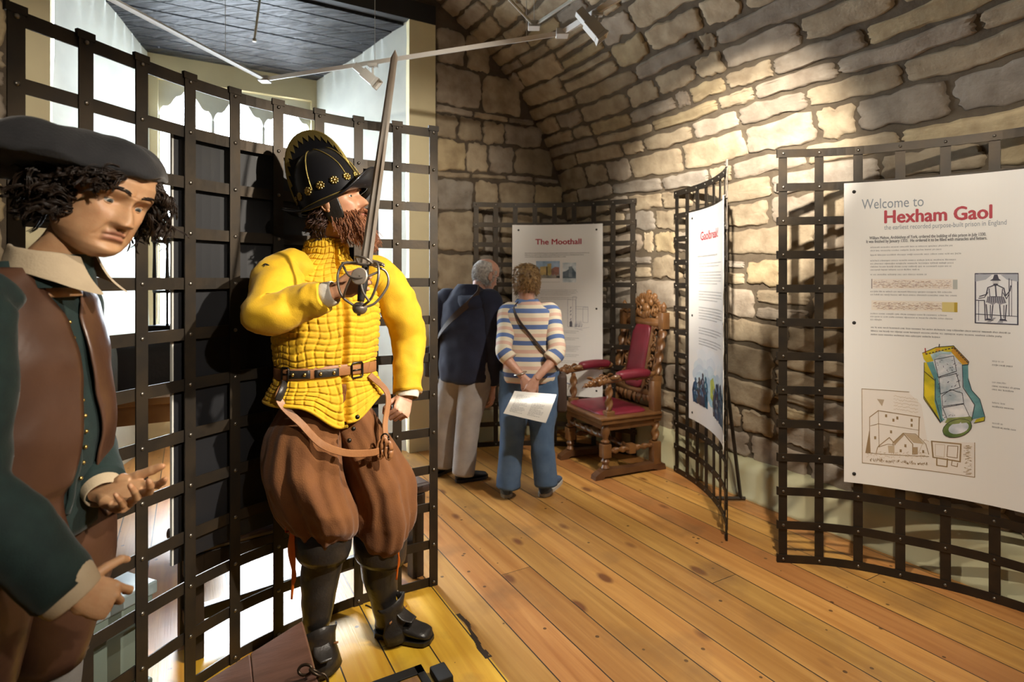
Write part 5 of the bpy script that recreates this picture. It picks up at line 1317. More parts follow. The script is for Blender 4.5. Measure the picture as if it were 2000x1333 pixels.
for y in (1.18, 1.41):
    mk('stocking', stube([(-1.17, y, .66), (-1.17, y, .48), (-1.175, y, .36), (-1.19, y, .09)], [.085, .078, .070, .050], 18, 6), M_hose, pm)
    mk('shoe', cloth_noise(G().add(stube([(-1.25, y, .06), (-1.22, y, .07), (-1.14, y, .06), (-1.05, y, .04), (-1.0, y, .03)], [(.05, .035), (.06, .042), (.055, .045), (.036, .045), (.02, .03)], 18, 5, up=(0, 0, 1))), .001, 9), MATS['dark_beam'], pm)
# ------------------------------------------------------------------ soldier with morion helmet and sword
SK2 = (.52, .28, .16)
M_yellow = mat('yellow_wool', (.66, .40, .008), .8, var=(.58, .34, .008), vscale=20, bump=.12, bscale=240, sheen=.1)
M_breech = mat('rust_wool', (.185, .070, .018), .9, var=(.15, .055, .015), vscale=14, bump=.2, bscale=200, sheen=.2)
M_boot = mat('black_boot_leather', (.018, .016, .015), .36, var=(.030, .026, .023), vscale=12, bump=.15, bscale=80)
M_belt = mat('tan_strap', (.36, .165, .065), .45, var=(.28, .12, .045), vscale=9, bump=.1, bscale=90)
M_helm = mat('blackened_steel', (.014, .014, .017), .36, .45, coat=.3)
M_gilt = mat('gilding', (.52, .40, .13), .38, .9, bump=.3, bscale=300)
M_steel = mat('sword_steel', (.62, .56, .49), .42, .55, var=(.48, .38, .29), vscale=8)
M_hilt = mat('hilt_iron', (.34, .31, .28), .34, .7, var=(.22, .19, .16), vscale=20)
M_beard = mat('auburn_hair', (.36, .150, .070), .45, var=(.20, .075, .032), vscale=60)
M_shirt = mat('white_shirt', (.62, .58, .50), .8, bump=.15, bscale=200)
M_orange = mat('orange_ribbon', (.75, .16, .012), .6)
M_steeldark = mat('dark_buckle', (.05, .045, .04), .35, .9)
ps = thing('person', 'person in yellow quilted jacket, rust breeches and black gilt helmet raising a sword', 'person', (-.72, 2.20, 0), 0)
f2, l2 = Vector((.70, -.714, 0)).normalized(), Vector((.714, .70, 0)).normalized()
o2 = (-.735, 2.21)
H2 = frame_m(P(660, 393, 2.17), (.97, -.10, .24), z=(-.24, -.05, .97))
neck2 = Vector((-.755, 2.205, 1.565))
sh2r = P(545, 545, 2.05); el2r = P(536, 610, 1.86); wr2r = P(648, 573, 1.84)
sh2l = P(752, 548, 2.33); el2l = P(798, 662, 2.36); wr2l = P(795, 772, 2.27)
g = G(); hd = head(SK2, (.40, .16, .12), 1.05, 1.0, nose=1.15, blush=.25)
g.add((([H2 @ Vector(p) for p in hd.v]), hd.f)); g.c = list(hd.c)
hipc = Vector((o2[0], o2[1], .92))
kn_r = P(632, 1075, 2.14); an_r = P(617, 1225, 2.13); kn_l = P(742, 1085, 2.28); an_l = P(750, 1185, 2.30)
body_base(g, SK2, neck2, H2, [
    ([neck2+Vector((0, 0, -.04)), Vector((o2[0], o2[1], 1.40)), Vector((o2[0], o2[1], 1.12)), hipc], [(.07, .08), (.09, .14), (.09, .13), (.10, .14)]),
    ([sh2r, el2r, wr2r], [.05, .042, .028]), ([sh2l, el2l, wr2l], [.05, .042, .028]),
    ([hipc-l2*.09, kn_r, an_r], [.085, .055, .040]), ([hipc+l2*.09, kn_l, an_l], [.085, .055, .040])])
# right hand round the hilt: back of the hand to the viewer's left and up, fist closed
hc2 = P(708, 545, 1.835)
sw0, sw1 = P(709, 556, 1.815), P(772, 98, 1.93)       # grip centre, tip
sd_ = (sw1-sw0).normalized()
HS = frame_m(wr2r+(hc2-wr2r).normalized()*.020, hc2-wr2r, z=(-.05, -.80, .15))
# thumb side must look along the blade
th_ = HS.to_3x3() @ Vector((0, 1, 0))
fistR = [(72, 88, 55), (74, 90, 55), (76, 90, 56), (78, 88, 56)]
h1 = hand(HS, False if th_.dot(sd_) > 0 else True, fistR, thumb=((.62, .50, -.60), 25, 38), skin=(.54, .29, .17), scale=1.0)
HFM = frame_m(wr2l, P(780, 815, 2.19)-wr2l, z=(.62, -.62, .2))
h2 = hand(HFM, True, [(70, 85, 50), (74, 88, 52), (76, 88, 54), (78, 86, 54)], thumb=((.70, .40, -.62), 22, 35), skin=(.58, .34, .24))
for h in (h1, h2):
    n = len(g.v); g.v += h.v; g.c += h.c; g.f += [tuple(i+n for i in f) for f in h.f]
mk('body', g, M_skin, ps)
eyes(ps, H2, (1, -.25, .05), (.05, .06, .05), SK2, 16, -24)
brows(ps, H2, M_beard, .002, .2, 40, 2)
# quilted jacket
rows2 = [(1.605, .066, .070, .012, 0), (1.58, .072, .076, .010, 0), (1.55, .080, .080, .006, 0), (1.525, .108, .088, .004, 0), (1.50, .150, .100, .006, 0), (1.46, .186, .116, .010, 0), (1.38, .200, .134, .018, 0), (1.28, .198, .142, .022, 0), (1.18, .190, .138, .020, 0), (1.115, .183, .132, .018, 0), (1.07, .192, .138, .018, 0), (1.00, .212, .150, .018, 0), (.945, .222, .158, .018, 0)]
def jacket():
    rr_ = rows_spline(rows2, 26); n = 420; rings = []; e = 2.35; acc = 0; pz = None
    for i, (z, hw, hd, sf, sl) in enumerate(rr_):
        if pz: acc += math.hypot(z-pz[0], (hw-pz[1])*.6)
        pz = (z, hw); ring = []
        for k in range(n):
            a = 2*PI*k/n; c, s = math.cos(a), math.sin(a); q = (abs(c)**e+abs(s)**e)**(-1/e)
            front = sst(.9, .1, abs(a if a < PI else a-2*PI)); zz = z
            if z < 1.07: # hem dips to a point in front
                zz = 1.07-(1.07-z)*(.50+.62*front**1.6+.12*sst(2.2, 3.1, abs(a-PI) if a > PI else a))
            sa = a if a < PI else a-2*PI
            wv = .10*math.sin(a*7+z*31)+.10*math.sin(z*60+a*3)
            u = sa*.19/.034+wv*.8+.18*math.sin(z*23); v_ = acc/.0255+wv*.8+.14*math.sin(a*9+z*6)
            pu, pv = abs(math.sin(PI*u)), abs(math.sin(PI*v_))
            h = .0095*(min(1, pv*1.6)**.55)*(.30+.70*min(1, pu*1.9)**.6)*(1+.30*mnoise.noise(Vector((math.floor(u)*.7, math.floor(v_)*.9, 3))))
            if .0 < 1.135-z < .045: h *= .25
            gap = -.022*ga(sa*.14, .0045)*(1 if z < 1.59 else 0)+.004*ga(abs(sa*.14)-.013, .005)
            ring.append(Vector((o2[0], o2[1], zz))+f2*(sf+(hd+h+gap)*c*q)+l2*(sl+(hw+h)*s*q))
        rings.append(ring)
    return cloth_noise(G().add(loft(rings, True, True)), .0035, 9, 3)
mk('jacket', jacket(), M_yellow, ps)
# piping along the hem and front
rr_ = rows_spline(rows2, 6)
pts = []
for k in range(97):
    a = 2*PI*k/96+.0; c, s = math.cos(a), math.sin(a); e = 2.35; q = (abs(c)**e+abs(s)**e)**(-1/e); front = sst(.9, .1, abs(a if a < PI else a-2*PI)); z, hw, hd, sf, sl = rows2[-1]
    zz = 1.07-(1.07-z)*(.50+.62*front**1.6+.12*sst(2.2, 3.1, abs(a-PI) if a > PI else a)); pts.append(Vector((o2[0], o2[1], zz))+f2*(sf+(hd+.006)*c*q)+l2*((hw+.006)*s*q))
mk('hem_binding', tube(pts, .0065, 8), M_yellow, ps)
mk('collar_binding', tube([Vector((o2[0], o2[1], 1.606+.004*math.cos(2*PI*k/40)))+f2*(.012+.070*math.cos(2*PI*k/40))+l2*(.066*math.sin(2*PI*k/40)) for k in range(41)], .007, 8), M_yellow, ps)
# sleeves
gs = G().add(stube([sh2r+l2*.10+Vector((0, 0, .035)), sh2r+l2*.02+Vector((0, 0, .012)), sh2r.lerp(el2r, .55)+Vector((-.012, 0, -.01)), el2r+Vector((-.015, -.01, -.008)), el2r.lerp(wr2r, .35), el2r.lerp(wr2r, .7), wr2r-(wr2r-el2r).normalized()*.022], [.075, .088, .086, .076, .066, .057, .050], 32, 12, up=(0, 0, 1)))
mk('sleeve', cloth_noise(cloth_noise(gs, .011, 9, 6), .007, 19, 2), M_yellow, ps)
gs = G().add(stube([sh2l-l2*.10+Vector((0, 0, .03)), sh2l-l2*.02+Vector((0, 0, .005)), sh2l.lerp(el2l, .5)+Vector((.014, 0, 0)), el2l, el2l.lerp(wr2l, .5), wr2l+Vector((0, 0, .012))], [.070, .082, .078, .070, .062, .056], 32, 12))
mk('sleeve', cloth_noise(cloth_noise(gs, .010, 9, 9), .007, 18, 5), M_yellow, ps)
mk('shoulder_lace', G().add(stube([sh2r+Vector((-.030, -.075, .045)), sh2r+Vector((-.01, -.088, .052)), sh2r+Vector((.012, -.090, .040))], .0025, 6, 5)).add(stube([sh2r+Vector((-.01, -.088, .052)), sh2r+Vector((-.028, -.092, .018)), sh2r+Vector((-.012, -.094, .008))], .002, 6, 5)), M_boot, ps)
dR = (wr2r-el2r).normalized(); dL = (wr2l-el2l).normalized()
mk('shirt_cuff', cloth_noise(G().add(stube([wr2r-dR*.035, wr2r-dR*.02, wr2r+dR*.008, wr2r+dR*.012], [.036, .042, .040, .036], 26, 4, cap=False)), .003, 40), M_shirt, ps)
mk('shirt_cuff', cloth_noise(G().add(stube([wr2l-dL*.03, wr2l-dL*.02, wr2l+dL*.008, wr2l+dL*.012], [.042, .048, .046, .042], 26, 4, cap=False)), .003, 40), M_shirt, ps)
# belt with buckle, hanger straps and sword loop
def on_waist(a, z, o=.0):
    z_, hw, hd, sf, sl = min(rr_, key=lambda r_: abs(r_[0]-z)); e = 2.35; c, s = math.cos(a), math.sin(a); q = (abs(c)**e+abs(s)**e)**(-1/e)
    return Vector((o2[0], o2[1], z))+f2*(sf+(hd+o)*c*q)+l2*((hw+o)*s*q)
def band(pts, w_, th, up=(0, 0, 1)): return tube(pts, [(w_/2, th/2)]*len(pts), 8, up=up, e=5)
belt = mk('belt', band([on_waist(.62-2*PI*k/90, 1.115+.006*math.sin(k*.14), .0085) for k in range(92)], .042, .004), M_belt, ps)
def buckle(a, par, w_=.036, h_=.056, z=1.115, o=.013):
    pts = [on_waist(a+dx*w_/.15, z+dz*h_, o) for dx, dz in ((-.5, -.4), (-.5, .4), (-.4, .5), (.4, .5), (.5, .4), (.5, -.4), (.4, -.5), (-.4, -.5), (-.5, -.4))]
    return mk('buckle', G().add(tube(pts, .0035, 7)).add(tube([on_waist(a-.10, z, o), on_waist(a+.14, z, o)], .0028, 6)), M_steeldark, par)
buckle(.26, belt); buckle(-1.18, belt, .03, .05)
for a in (-.86, -.34):
    patch = mk('strap_plate', band([on_waist(a+d_, 1.116, .0125) for d_ in np.linspace(-.22, .22, 9)], .030, .003), M_boot, belt)
    for d_ in (-.12, .12):
        c = on_waist(a+d_, 1.116, .015); mk('stud', sph(c, .0065, 10, 6), M_brass, patch)
# hanger strap looping across the thigh
b0 = on_waist(-1.16, 1.09, .012); hs = [b0, on_waist(-1.12, 1.03, .03), P(590, 830, 2.00)+Vector((0, 0, 0)), P(628, 868, 1.99), P(675, 885, 2.03), P(725, 885, 2.09), P(748, 878, 2.13)]
st_ = mk('hanger_strap', band([Vector(x) for x in spline(hs, 8)], .022, .005, up=f2+Vector((0, 0, .3))) if False else tube([Vector(x) for x in spline(hs, 8)], [(.0035, .013)]*(8*(len(hs)-1)+1), 8, up=f2, e=5), M_belt, ps, sharp=35)
mk('strap_plate', tube([b0+f2*.004, on_waist(-1.12, 1.03, .036)], [(.003, .014)]*2, 8, up=f2, e=5), M_boot, st_)
q_ = [on_waist(.52, 1.09, .02), P(757, 770, 2.20), P(752, 830, 2.16), P(756, 870, 2.14)]
st2 = mk('hanger_strap', tube([Vector(x) for x in spline(q_, 8)], [(.0035, .012)]*25, 8, up=f2, e=5), M_belt, ps, sharp=35)
for dx, dy in ((-8, 6), (0, 0), (8, 8)):
    c = P(752+dx, 872+dy, 2.12); mk('strap_loop', tube([c+Vector((.016*math.cos(a)*.6, -.004, .030*math.sin(a))) for a in [2*PI*i/16 for i in range(17)]], [(.003, .009)]*17, 8, up=f2, e=4), M_belt, st2)
c = P(752, 856, 2.12); mk('buckle', tube([c+Vector((.014*math.cos(a), 0, .016*math.sin(a))) for a in [2*PI*i/14 for i in range(15)]], .0032, 7), M_steeldark, st2)
# breeches: full, gathered below the knee
def breech(hip, side):
    kn = kn_r if side < 0 else kn_l; n = 120; rings = []
    zs_ = np.linspace(0, 1, 70); zt_, zb = 1.06, (kn.z+.055 if side < 0 else kn.z+.045)
    for i, k in enumerate(zs_):
        z = lerp(zt_, zb, k); cx = Vector((o2[0], o2[1], 0)).lerp(Vector((kn.x, kn.y, 0)), sst(.1, 1, k))+l2*side*(.085*sst(0, .35, k)*(1-sst(.5, 1, k)))
        hw = np.interp(k, [0, .12, .35, .6, .8, .92, 1], [.112, .120, .126, .134, .132, .116, .080]); hd_ = np.interp(k, [0, .12, .35, .6, .8, .92, 1], [.135, .145, .150, .152, .150, .128, .082])
        ring = []
        for j in range(n):
            a = 2*PI*j/n; fold = math.sin(7*a+side*1.2+.9*math.sin(k*3+a*2))*.5+math.sin(15*a+k*2.2)*.28+math.sin(5*a-k*4)*.5
            am = .003+.009*sst(.05, .5, k)*(1-.3*sst(.8, 1, k)); puck = .007*math.sin(17*a+side)*(.5*ga(k-.9, .06)*(1-sst(.93, 1, k))+.8*ga(k-.02, .05))
            sag = -.030*math.sin(a*2+1+side)*sst(.6, .95, k)*(1-sst(.97, 1, k))
            ring.append(cx+f2*(.012+(hd_+am*fold+puck)*math.cos(a))+l2*((hw+am*fold+puck)*math.sin(a))+Vector((0, 0, z+sag+.010*math.sin(3*a+k*7)*sst(.7, .95, k))))
        rings.append(ring)
    # turned under at the knee
    rings.append([Vector((kn.x, kn.y, zb+.05))+(p-Vector((kn.x, kn.y, zb)))*.75 for p in rings[-1]])
    return loft(rings)
gb_ = G().add(breech(hipc, -1)).add(breech(hipc, 1))
br_ = mk('breeches', cloth_noise(gb_, .016, 5, 2), M_breech, ps)
for k, z in enumerate((.86, .82, .785)):
    c = P(698-8*k, 828+28*k, 2.02); d_ = Vector((o2[0], o2[1], c.z)); hitp = d_+(c-d_).normalized()*(.185+.012*k); mk('button', sph(P(698-8*k, 815+23*k, 2.045-.004*k), .0085, 10, 8), M_steeldark, br_)
# boots
def boot(kn, an, heel, toe, s):
    d = Vector((toe.x-heel.x, toe.y-heel.y, 0)).normalized(); sd = Vector((-d.y, d.x, 0)); root = None
    top = kn+Vector((0, 0, .10)); g = G()
    g.add(stube([top, kn+Vector((0, 0, .02)), kn.lerp(an, .3)-d*.006, kn.lerp(an, .65), an+Vector((0, 0, .02)), Vector((heel.x, heel.y, .06))+d*.05], [.088, .078, .072, .062, .052, .050], 32, 9))
    b = mk('boot', cloth_noise(g, .0045, 11, s), M_boot, ps)
    ft = G(); L_ = (Vector((toe.x, toe.y, 0))-Vector((heel.x, heel.y, 0))).length
    rings = []
    for k in np.linspace(0, 1, 22):
        c = Vector((heel.x, heel.y, 0))+d*(L_*k); w_ = np.interp(k, [0, .06, .3, .6, .85, .95, 1], [.015, .034, .036, .047, .046, .038, .016]); h_ = np.interp(k, [0, .06, .25, .45, .7, .9, .97, 1], [.05, .085, .105, .082, .062, .052, .045, .030])
        rings.append([c+sd*(w_*math.copysign(abs(math.cos(a))**.75, math.cos(a)))+Vector((0, 0, .018+(h_-.018)*(math.sin(a)*.5+.5)**.8)) for a in [2*PI*i/28 for i in range(28)]])
    mk('foot', loft(rings), M_boot, b)
    so = G()
    for z0, z1, k0, k1 in ((.006, .020, .0, 1.0), (0, .014, 0, .28)):
        ol = []
        for sgn, ks in ((1, np.linspace(k0, k1, 16)), (-1, np.linspace(k1, k0, 16))):
            for k in ks: w_ = np.interp(k, [0, .06, .3, .6, .85, .95, 1], [.017, .037, .039, .051, .050, .042, .020]); c = Vector((heel.x, heel.y, 0))+d*(L_*(k*1.03-.012)); ol.append((c+sd*(sgn*w_)))
        n = len(ol); so.add(([p+Vector((0, 0, z0)) for p in ol]+[p+Vector((0, 0, z1)) for p in ol], [tuple(reversed(range(n))), tuple(range(n, 2*n))]+[(i, (i+1) % n, n+(i+1) % n, n+i) for i in range(n)]))
    for k in (0.0, .14):
        pass
    mk('sole', so, M_boot, b, smooth=False)
    # bucket top turned over the knee
    rg = []
    for k, (dz, r_) in enumerate(((.105, .090), (.115, .098), (.06, .104), (.01, .100), (-.005, .094))):
        rg.append([kn+Vector((0, 0, dz-.022*math.cos(a)*(k/4)))+d*(r_*math.cos(a))+sd*(r_*math.sin(a)) for a in [2*PI*i/36 for i in range(36)]])
    o_ = mk('boot_top', cloth_noise(G().add(loft(rg, False, False)), .004, 12, s+3), M_boot, b); so_ = o_.modifiers.new('t', 'SOLIDIFY'); so_.thickness = .004
    # spur leather: broad butterfly flap over the instep with side pieces
    rg = []; cA = an+Vector((0, 0, .02))
    for k, (z, r_, sp) in enumerate(((.165, .070, 1.25), (.13, .064, 1.0), (.09, .064, .85), (.05, .075, .95), (.015, .088, .75))):
        rg.append([Vector((an.x, an.y, z+.018*math.cos(a*2)*(1 if k == 0 else .2)))+d*((r_+.018*(k > 2)*math.cos(a))*math.cos(a)+.012)+sd*(r_*math.sin(a)) for a in np.linspace(-sp-.35, sp+.35, 22)])
    o_ = mk('spur_leather', G().add(loft(rg, closed=False)), M_boot, b); so_ = o_.modifiers.new('t', 'SOLIDIFY'); so_.thickness = .004
    tg = G()
    for a in (-.9, .75): p_ = Vector((an.x, an.y, .10))+d*(.075*math.cos(a)+.014)+sd*(.078*math.sin(a)); tg.add(tube([p_-sd*.010*math.cos(a)-d*.0, p_+sd*.012*math.cos(a)+d*.002], [(.0045, .002)]*2, 6, up=(0, 0, 1)))
    mk('spur_strap', tg, M_belt, o_)
    mk('tongue', stube([Vector((an.x, an.y, .125))+d*.058, Vector((an.x, an.y, .098))+d*.095, Vector((an.x, an.y, .088))+d*.135], [(.003, .026), (.004, .034), (.003, .022)], 14, 5, up=(0, 0, 1)), M_boot, b)
    if s == 2: mk('spur', G().add(tube([Vector((heel.x, heel.y, .085))+d*.015, Vector((heel.x, heel.y, .10))-d*.03, Vector((heel.x, heel.y, .105))-d*.05], .004, 6)), M_steel, b)
boot(kn_r, an_r, F(603, 1262), F(632, 1318), 1)
boot(kn_l, an_l, F(735, 1236), F(842, 1256), 2)
# knee ribbons
for base, s in ((P(571, 1035, 2.08), 1), (P(776, 1025, 2.22), -1)):
    gr = G(); ln = .26 if s > 0 else .22
    for k in range(2): gr.add(stube([base, base+Vector((.006-.012*k, -.006, -ln*.3)), base+Vector((.004+.004*k, 0, -ln*.65)), base+Vector((-.004, .003, -ln*(1-.15*k)))], [(.008 if s > 0 else .004, .0012), (.009 if s > 0 else .004, .0012), (.007 if s > 0 else .003, .0012), (.004, .001)], 6, 6, up=(1, 0, 0)))
    if s > 0:
        gr.add(stube([base, base+Vector((.03, -.012, -.012)), base+Vector((.045, -.012, -.05)), base+Vector((.040, -.010, -.085))], [(.010, .0015), (.013, .0015), (.013, .0015), (.010, .001)], 6, 6, up=(.3, -1, 0))); gr.add(stube([base, base+Vector((-.02, -.005, .012)), base+Vector((-.022, -.006, -.006)), base], [(.010, .0015)]*4, 6, 6, up=(.3, -1, 0)))
    mk('knee_ribbon', gr, M_orange, ps)
# beard and hair under the helmet
bd = G(); r7 = random.Random(31); w3 = H2.to_3x3()
for i in range(640):
    th = r7.uniform(-1.62, 1.62); z = r7.uniform(-.126, -.048); b = head_base(z, th, 1.05, 1.0)
    ay = abs(b.y)
    if z > -.080 and ay < .024: continue
    if z > -.060 and b.x > .035 and ay < .036: continue
    fw = .5+.5*sst(.0, .07, b.x)
    L_ = r7.uniform(.055, .105)*(.65+.5*sst(.01, .07, b.x))
    d = Vector((.55*fw, b.y*4, -.85))
    lock(bd, H2 @ (b*1.01), w3 @ d, L_, r7.uniform(.0015, .0035), r7.uniform(.6, 1.2), r7.uniform(.0014, .0025), .9, 10, None, None, r7, 3)
for i in range(90):   # moustache
    sgn = r7.choice((-1, 1)); k = r7.random(); b = Vector((.089-.012*k*k, sgn*lerp(.002, .030, k), -.053-.010*k*k+r7.uniform(-.003, .003)))
    lock(bd, H2 @ b, w3 @ Vector((.25, sgn*1.0, -.55)), r7.uniform(.022, .040), .0015, .5, .0017, .4, 8, None, None, r7, 3)
mk('beard', bd, M_beard, ps)
hb = G()
for i in range(150):
    th = r7.uniform(1.75, 2*PI-1.75); z = r7.uniform(-.075, -.01); b = head_base(z, th); lock(hb, H2 @ (b*1.02), w3 @ Vector((-.4, b.y*4, -.6)), r7.uniform(.05, .085), r7.uniform(.006, .010), r7.uniform(.8, 1.6), .0035, .8, 12, None, None, r7, 4)
mk('hair', hb, mat('brown_hair', (.05, .020, .012), .45, var=(.025, .012, .008), vscale=40), ps)
# morion: dome, comb, boat-shaped brim
HM = frame_m(H2 @ Vector((-.014, 0, .004)), w3 @ Vector((1, 0, .16)), z=w3 @ Vector((-.16, 0, 1)))
hel = G()
def dome_r(k):  # radius and height along the profile
    return .126*math.cos(k*PI/2)**.60*(1-.12*k), .205*math.sin(k*PI/2)**1.08
rg = []
for i in range(26):
    r_, h_ = dome_r(i/25*.985); rg.append([HM @ Vector((r_*1.06*math.cos(a), r_*.90*math.sin(a), h_)) for a in [2*PI*j/56 for j in range(56)]])
hm = mk('helmet', loft(rg, False, True), M_helm, ps)
rg = []
for k in np.linspace(0, 1, 9):
    ring = []
    for j in range(72):
        a = 2*PI*j/72; c, s = math.cos(a), math.sin(a); out = .001+k*(.026+.032*abs(c)**2.2); up_ = k*k*(.055*abs(c)**3.2)-k*.022*abs(s)**2-.002
        ring.append(HM @ Vector(((.1357+out)*c, (.1152+out*.92)*s, up_)))
    rg.append(ring)
rg2 = [[p-(HM.to_3x3() @ Vector((0, 0, .004))) for p in r_] for r_ in reversed(rg)]
mk('brim', loft(rg+rg2, False, False), M_helm, hm)
mk('brim_roll', tube(rg[-1]+[rg[-1][0]], .0038, 8), M_helm, hm)
mk('brim_line', tube([p+(HM.to_3x3() @ Vector((0, 0, .0025))) for p in rg[1]+[rg[1][0]]], .0022, 6), M_gilt, hm)
# comb: thin tall fin front to back
def fin(k, t):  # k along 0..1 (rear to front), t 0 base .. 1 crest
    a = lerp(PI*.985, PI*.015, k); bx, bz = .131*math.cos(a), .190*math.sin(a)**.85; cx_, cz = .128*math.cos(a)-.014, .288*math.sin(a)**.62; return lerp(bx, cx_, t), lerp(bz, cz, t)
rg = []
for k in np.linspace(0, 1, 50):
    x0, z0 = fin(k, 0); x1, z1 = fin(k, 1); x0 *= .9; z0 -= .012; th = .0045
    rg.append([HM @ Vector((x0, -th*2.2, z0)), HM @ Vector((x1, -th*.7, z1)), HM @ Vector((x1, th*.7, z1)), HM @ Vector((x0, th*2.2, z0))])
mk('comb', loft(rg), M_helm, hm, sharp=40)
mk('comb_edge', tube([HM @ Vector((fin(k, 1)[0], 0, fin(k, 1)[1])) for k in np.linspace(0, 1, 50)], .0048, 8), M_gilt, hm)
for s in (-1, 1):   # zigzag gilding
    zg = G(); n = 14
    for i in range(n):
        k0, k1 = .07+.86*i/n, .07+.86*(i+1)/n; km = (k0+k1)/2
        def fp(k, t): x0, z0 = fin(k, 0); x1, z1 = fin(k, 1); y = lerp(.0099, .0032, t)+.0012; return HM @ Vector((lerp(x0*.9, x1, t), s*y, lerp(z0-.012, z1, t)))
        for (ka, kb, ta, tb, tc) in ((k0, k1, .96, .96, .60),):
            zg.add(([fp(ka, .97), fp(km, .97), fp(kb, .97), fp(kb, .86), fp(km, .62), fp(ka, .86)], [(0, 1, 2, 3, 4, 5)]))
    o_ = mk('comb_gilding', zg, M_gilt, hm, smooth=False); so_ = o_.modifiers.new('t', 'SOLIDIFY'); so_.thickness = .0012
    for a0 in (.62, 1.75):
        ln = []
        for i in range(18):
            k = .16+.74*i/17; r_, h_ = dome_r(k); a = (a0+.5*(a0-1.2)*0-(a0-PI/2)*sst(.3, 1, k)*.6)*s; ln.append(HM @ Vector(((r_*1.06+.001)*math.cos(a), (r_*.90+.001)*math.sin(a), h_)))
        mk('gilt_line', tube(ln, .0026, 6), M_gilt, hm)
    mk('gilt_line', tube([HM @ Vector((dome_r(k)[0]*1.06*math.cos(.10*s)*1.01, dome_r(k)[0]*.9*math.sin(.10*s)+s*.010, dome_r(k)[1])) for k in np.linspace(.08, .80, 16)], .0026, 6), M_gilt, hm)
for i in range(15):
    a = 2*PI*(i+.5)/15; r_, h_ = dome_r(.17); c = Vector((r_*1.06*math.cos(a), r_*.90*math.sin(a), h_)); nr = Vector((math.cos(a), math.sin(a)*1.1, .12)).normalized(); M_ = frame_m(c, nr, z=(0, 0, 1)); gg = G()
    for j in range(8): b_ = 2*PI*j/8; gg.add(tr(sph((.002, .0115*math.cos(b_), .0115*math.sin(b_)), (.004, .0055, .0055), 8, 5), M_))
    gg.add(tr(sph((.003, 0, 0), (.006, .0072, .0072), 9, 6), M_)); mk('rosette', gg, M_brass, hm, loc=None).data.transform(Matrix.Identity(4)) if False else mk('rosette', G().add(([HM @ Vector(p) for p in gg.v], gg.f)), M_brass, hm)
mk('cheek_strap', stube([H2 @ Vector((-.005, s_*.078, .03)) if False else H2 @ Vector((-.004, -.077, .035)), H2 @ Vector((.0, -.078, -.03)), H2 @ Vector((.008, -.068, -.075)), H2 @ Vector((.03, -.045, -.118))], [(.004, .030), (.004, .036), (.004, .030), (.003, .018)], 12, 6, up=w3 @ Vector((0, -1, 0))), M_boot, ps)
# ------------------------------------------------------------------ the sword, held upright
swd = thing('sword', 'straight bladed sword with looped guard held upright by the helmeted figure', 'sword', sw0)
sx = Vector((.93, -.20, 0)); sx = (sx-sd_*sx.dot(sd_)).normalized(); sy = sd_.cross(sx)
Lb = (sw1-sw0).length
def SP(a, b, c):
    if a < .2: a, b, c = (a*.86, b*.74, c*.74) if abs(b)+abs(c) > .025 else (a*.86, b, c)
    return sw0+sd_*a+sx*b+sy*c
rg = []
for k in np.linspace(0, 1, 30):
    a = lerp(.075, Lb, k); wd = .0215*(1-.42*k) if k < .965 else .0125*(1-(k-.965)/.035)+.0006; t_ = .0042*(1-.5*k)
    fl = .0022 if k < .45 else .0022*max(0, 1-(k-.45)*4)
    rg.append([SP(a, -wd, 0), SP(a, -wd*.5, -t_), SP(a, -wd*.16, -t_+fl), SP(a, wd*.16, -t_+fl), SP(a, wd*.5, -t_), SP(a, wd, 0), SP(a, wd*.5, t_), SP(a, wd*.16, t_-fl), SP(a, -wd*.16, t_-fl), SP(a, -wd*.5, t_)])
mk('blade', loft(rg), M_steel, swd, sharp=25)
mk('grip', stube([SP(-.065, 0, 0), SP(-.02, 0, 0), SP(.03, 0, 0), SP(.072, 0, 0)], [.011, .0145, .0145, .011], 14, 5), M_boot, swd)
mk('pommel', G().add(tr(sph((0, 0, 0), (.021, .024, .024), 18, 12), frame_m(SP(-.090, 0, 0), sd_, z=sy))).add(tube([SP(-.112, 0, 0), SP(-.118, 0, 0)], .006, 10)), M_hilt, swd)
def bar(pts, r_=.0042): return stube(pts, r_, 9, 8)
gd = [bar([SP(.075, -.115, .0), SP(.078, -.06, .0), SP(.076, 0, 0), SP(.078, .06, 0), SP(.078, .085, -.01)], .005),
      bar([SP(.078, -.035, -.012), SP(.07, -.085, -.035), SP(.02, -.100, -.045), SP(-.05, -.075, -.035), SP(-.085, -.018, -.012)]),
      bar([SP(.078, .03, -.012), SP(.075, .075, -.040), SP(.02, .092, -.050), SP(-.05, .066, -.035), SP(-.085, .016, -.012)]),
      bar([SP(.076, .03, .012), SP(.06, .075, .050), SP(.01, .090, .055), SP(-.06, .055, .035), SP(-.085, .010, .010)]),
      bar([SP(.078, -.03, -.015), SP(.095, -.02, -.060), SP(.090, .03, -.070), SP(.075, .055, -.045)]),
      bar([SP(.078, -.03, .015), SP(.10, .0, .060), SP(.090, .05, .060), SP(.078, .075, .02)]),
      bar([SP(.06, -.086, -.036), SP(.02, -.03, -.072), SP(.015, .03, -.075), SP(.045, .085, -.045)], .0038),
      bar([SP(.025, .02, -.076), SP(-.03, .035, -.062), SP(-.065, .058, -.034)], .0036), bar([SP(.02, -.02, -.074), SP(-.03, -.045, -.060), SP(-.06, -.065, -.034)], .0036)]
for b_ in gd: mk('guard_bar', b_, M_hilt, swd)
mk('guard_plate', tr(lathe([(.001, -.003), (.025, -.003), (.0275, -.001), (.0275, .002), (.025, .004), (.001, .0055)], 28), frame_m(SP(.022, .016, -.072), sx, y=sd_)), M_steel, swd, sharp=30)
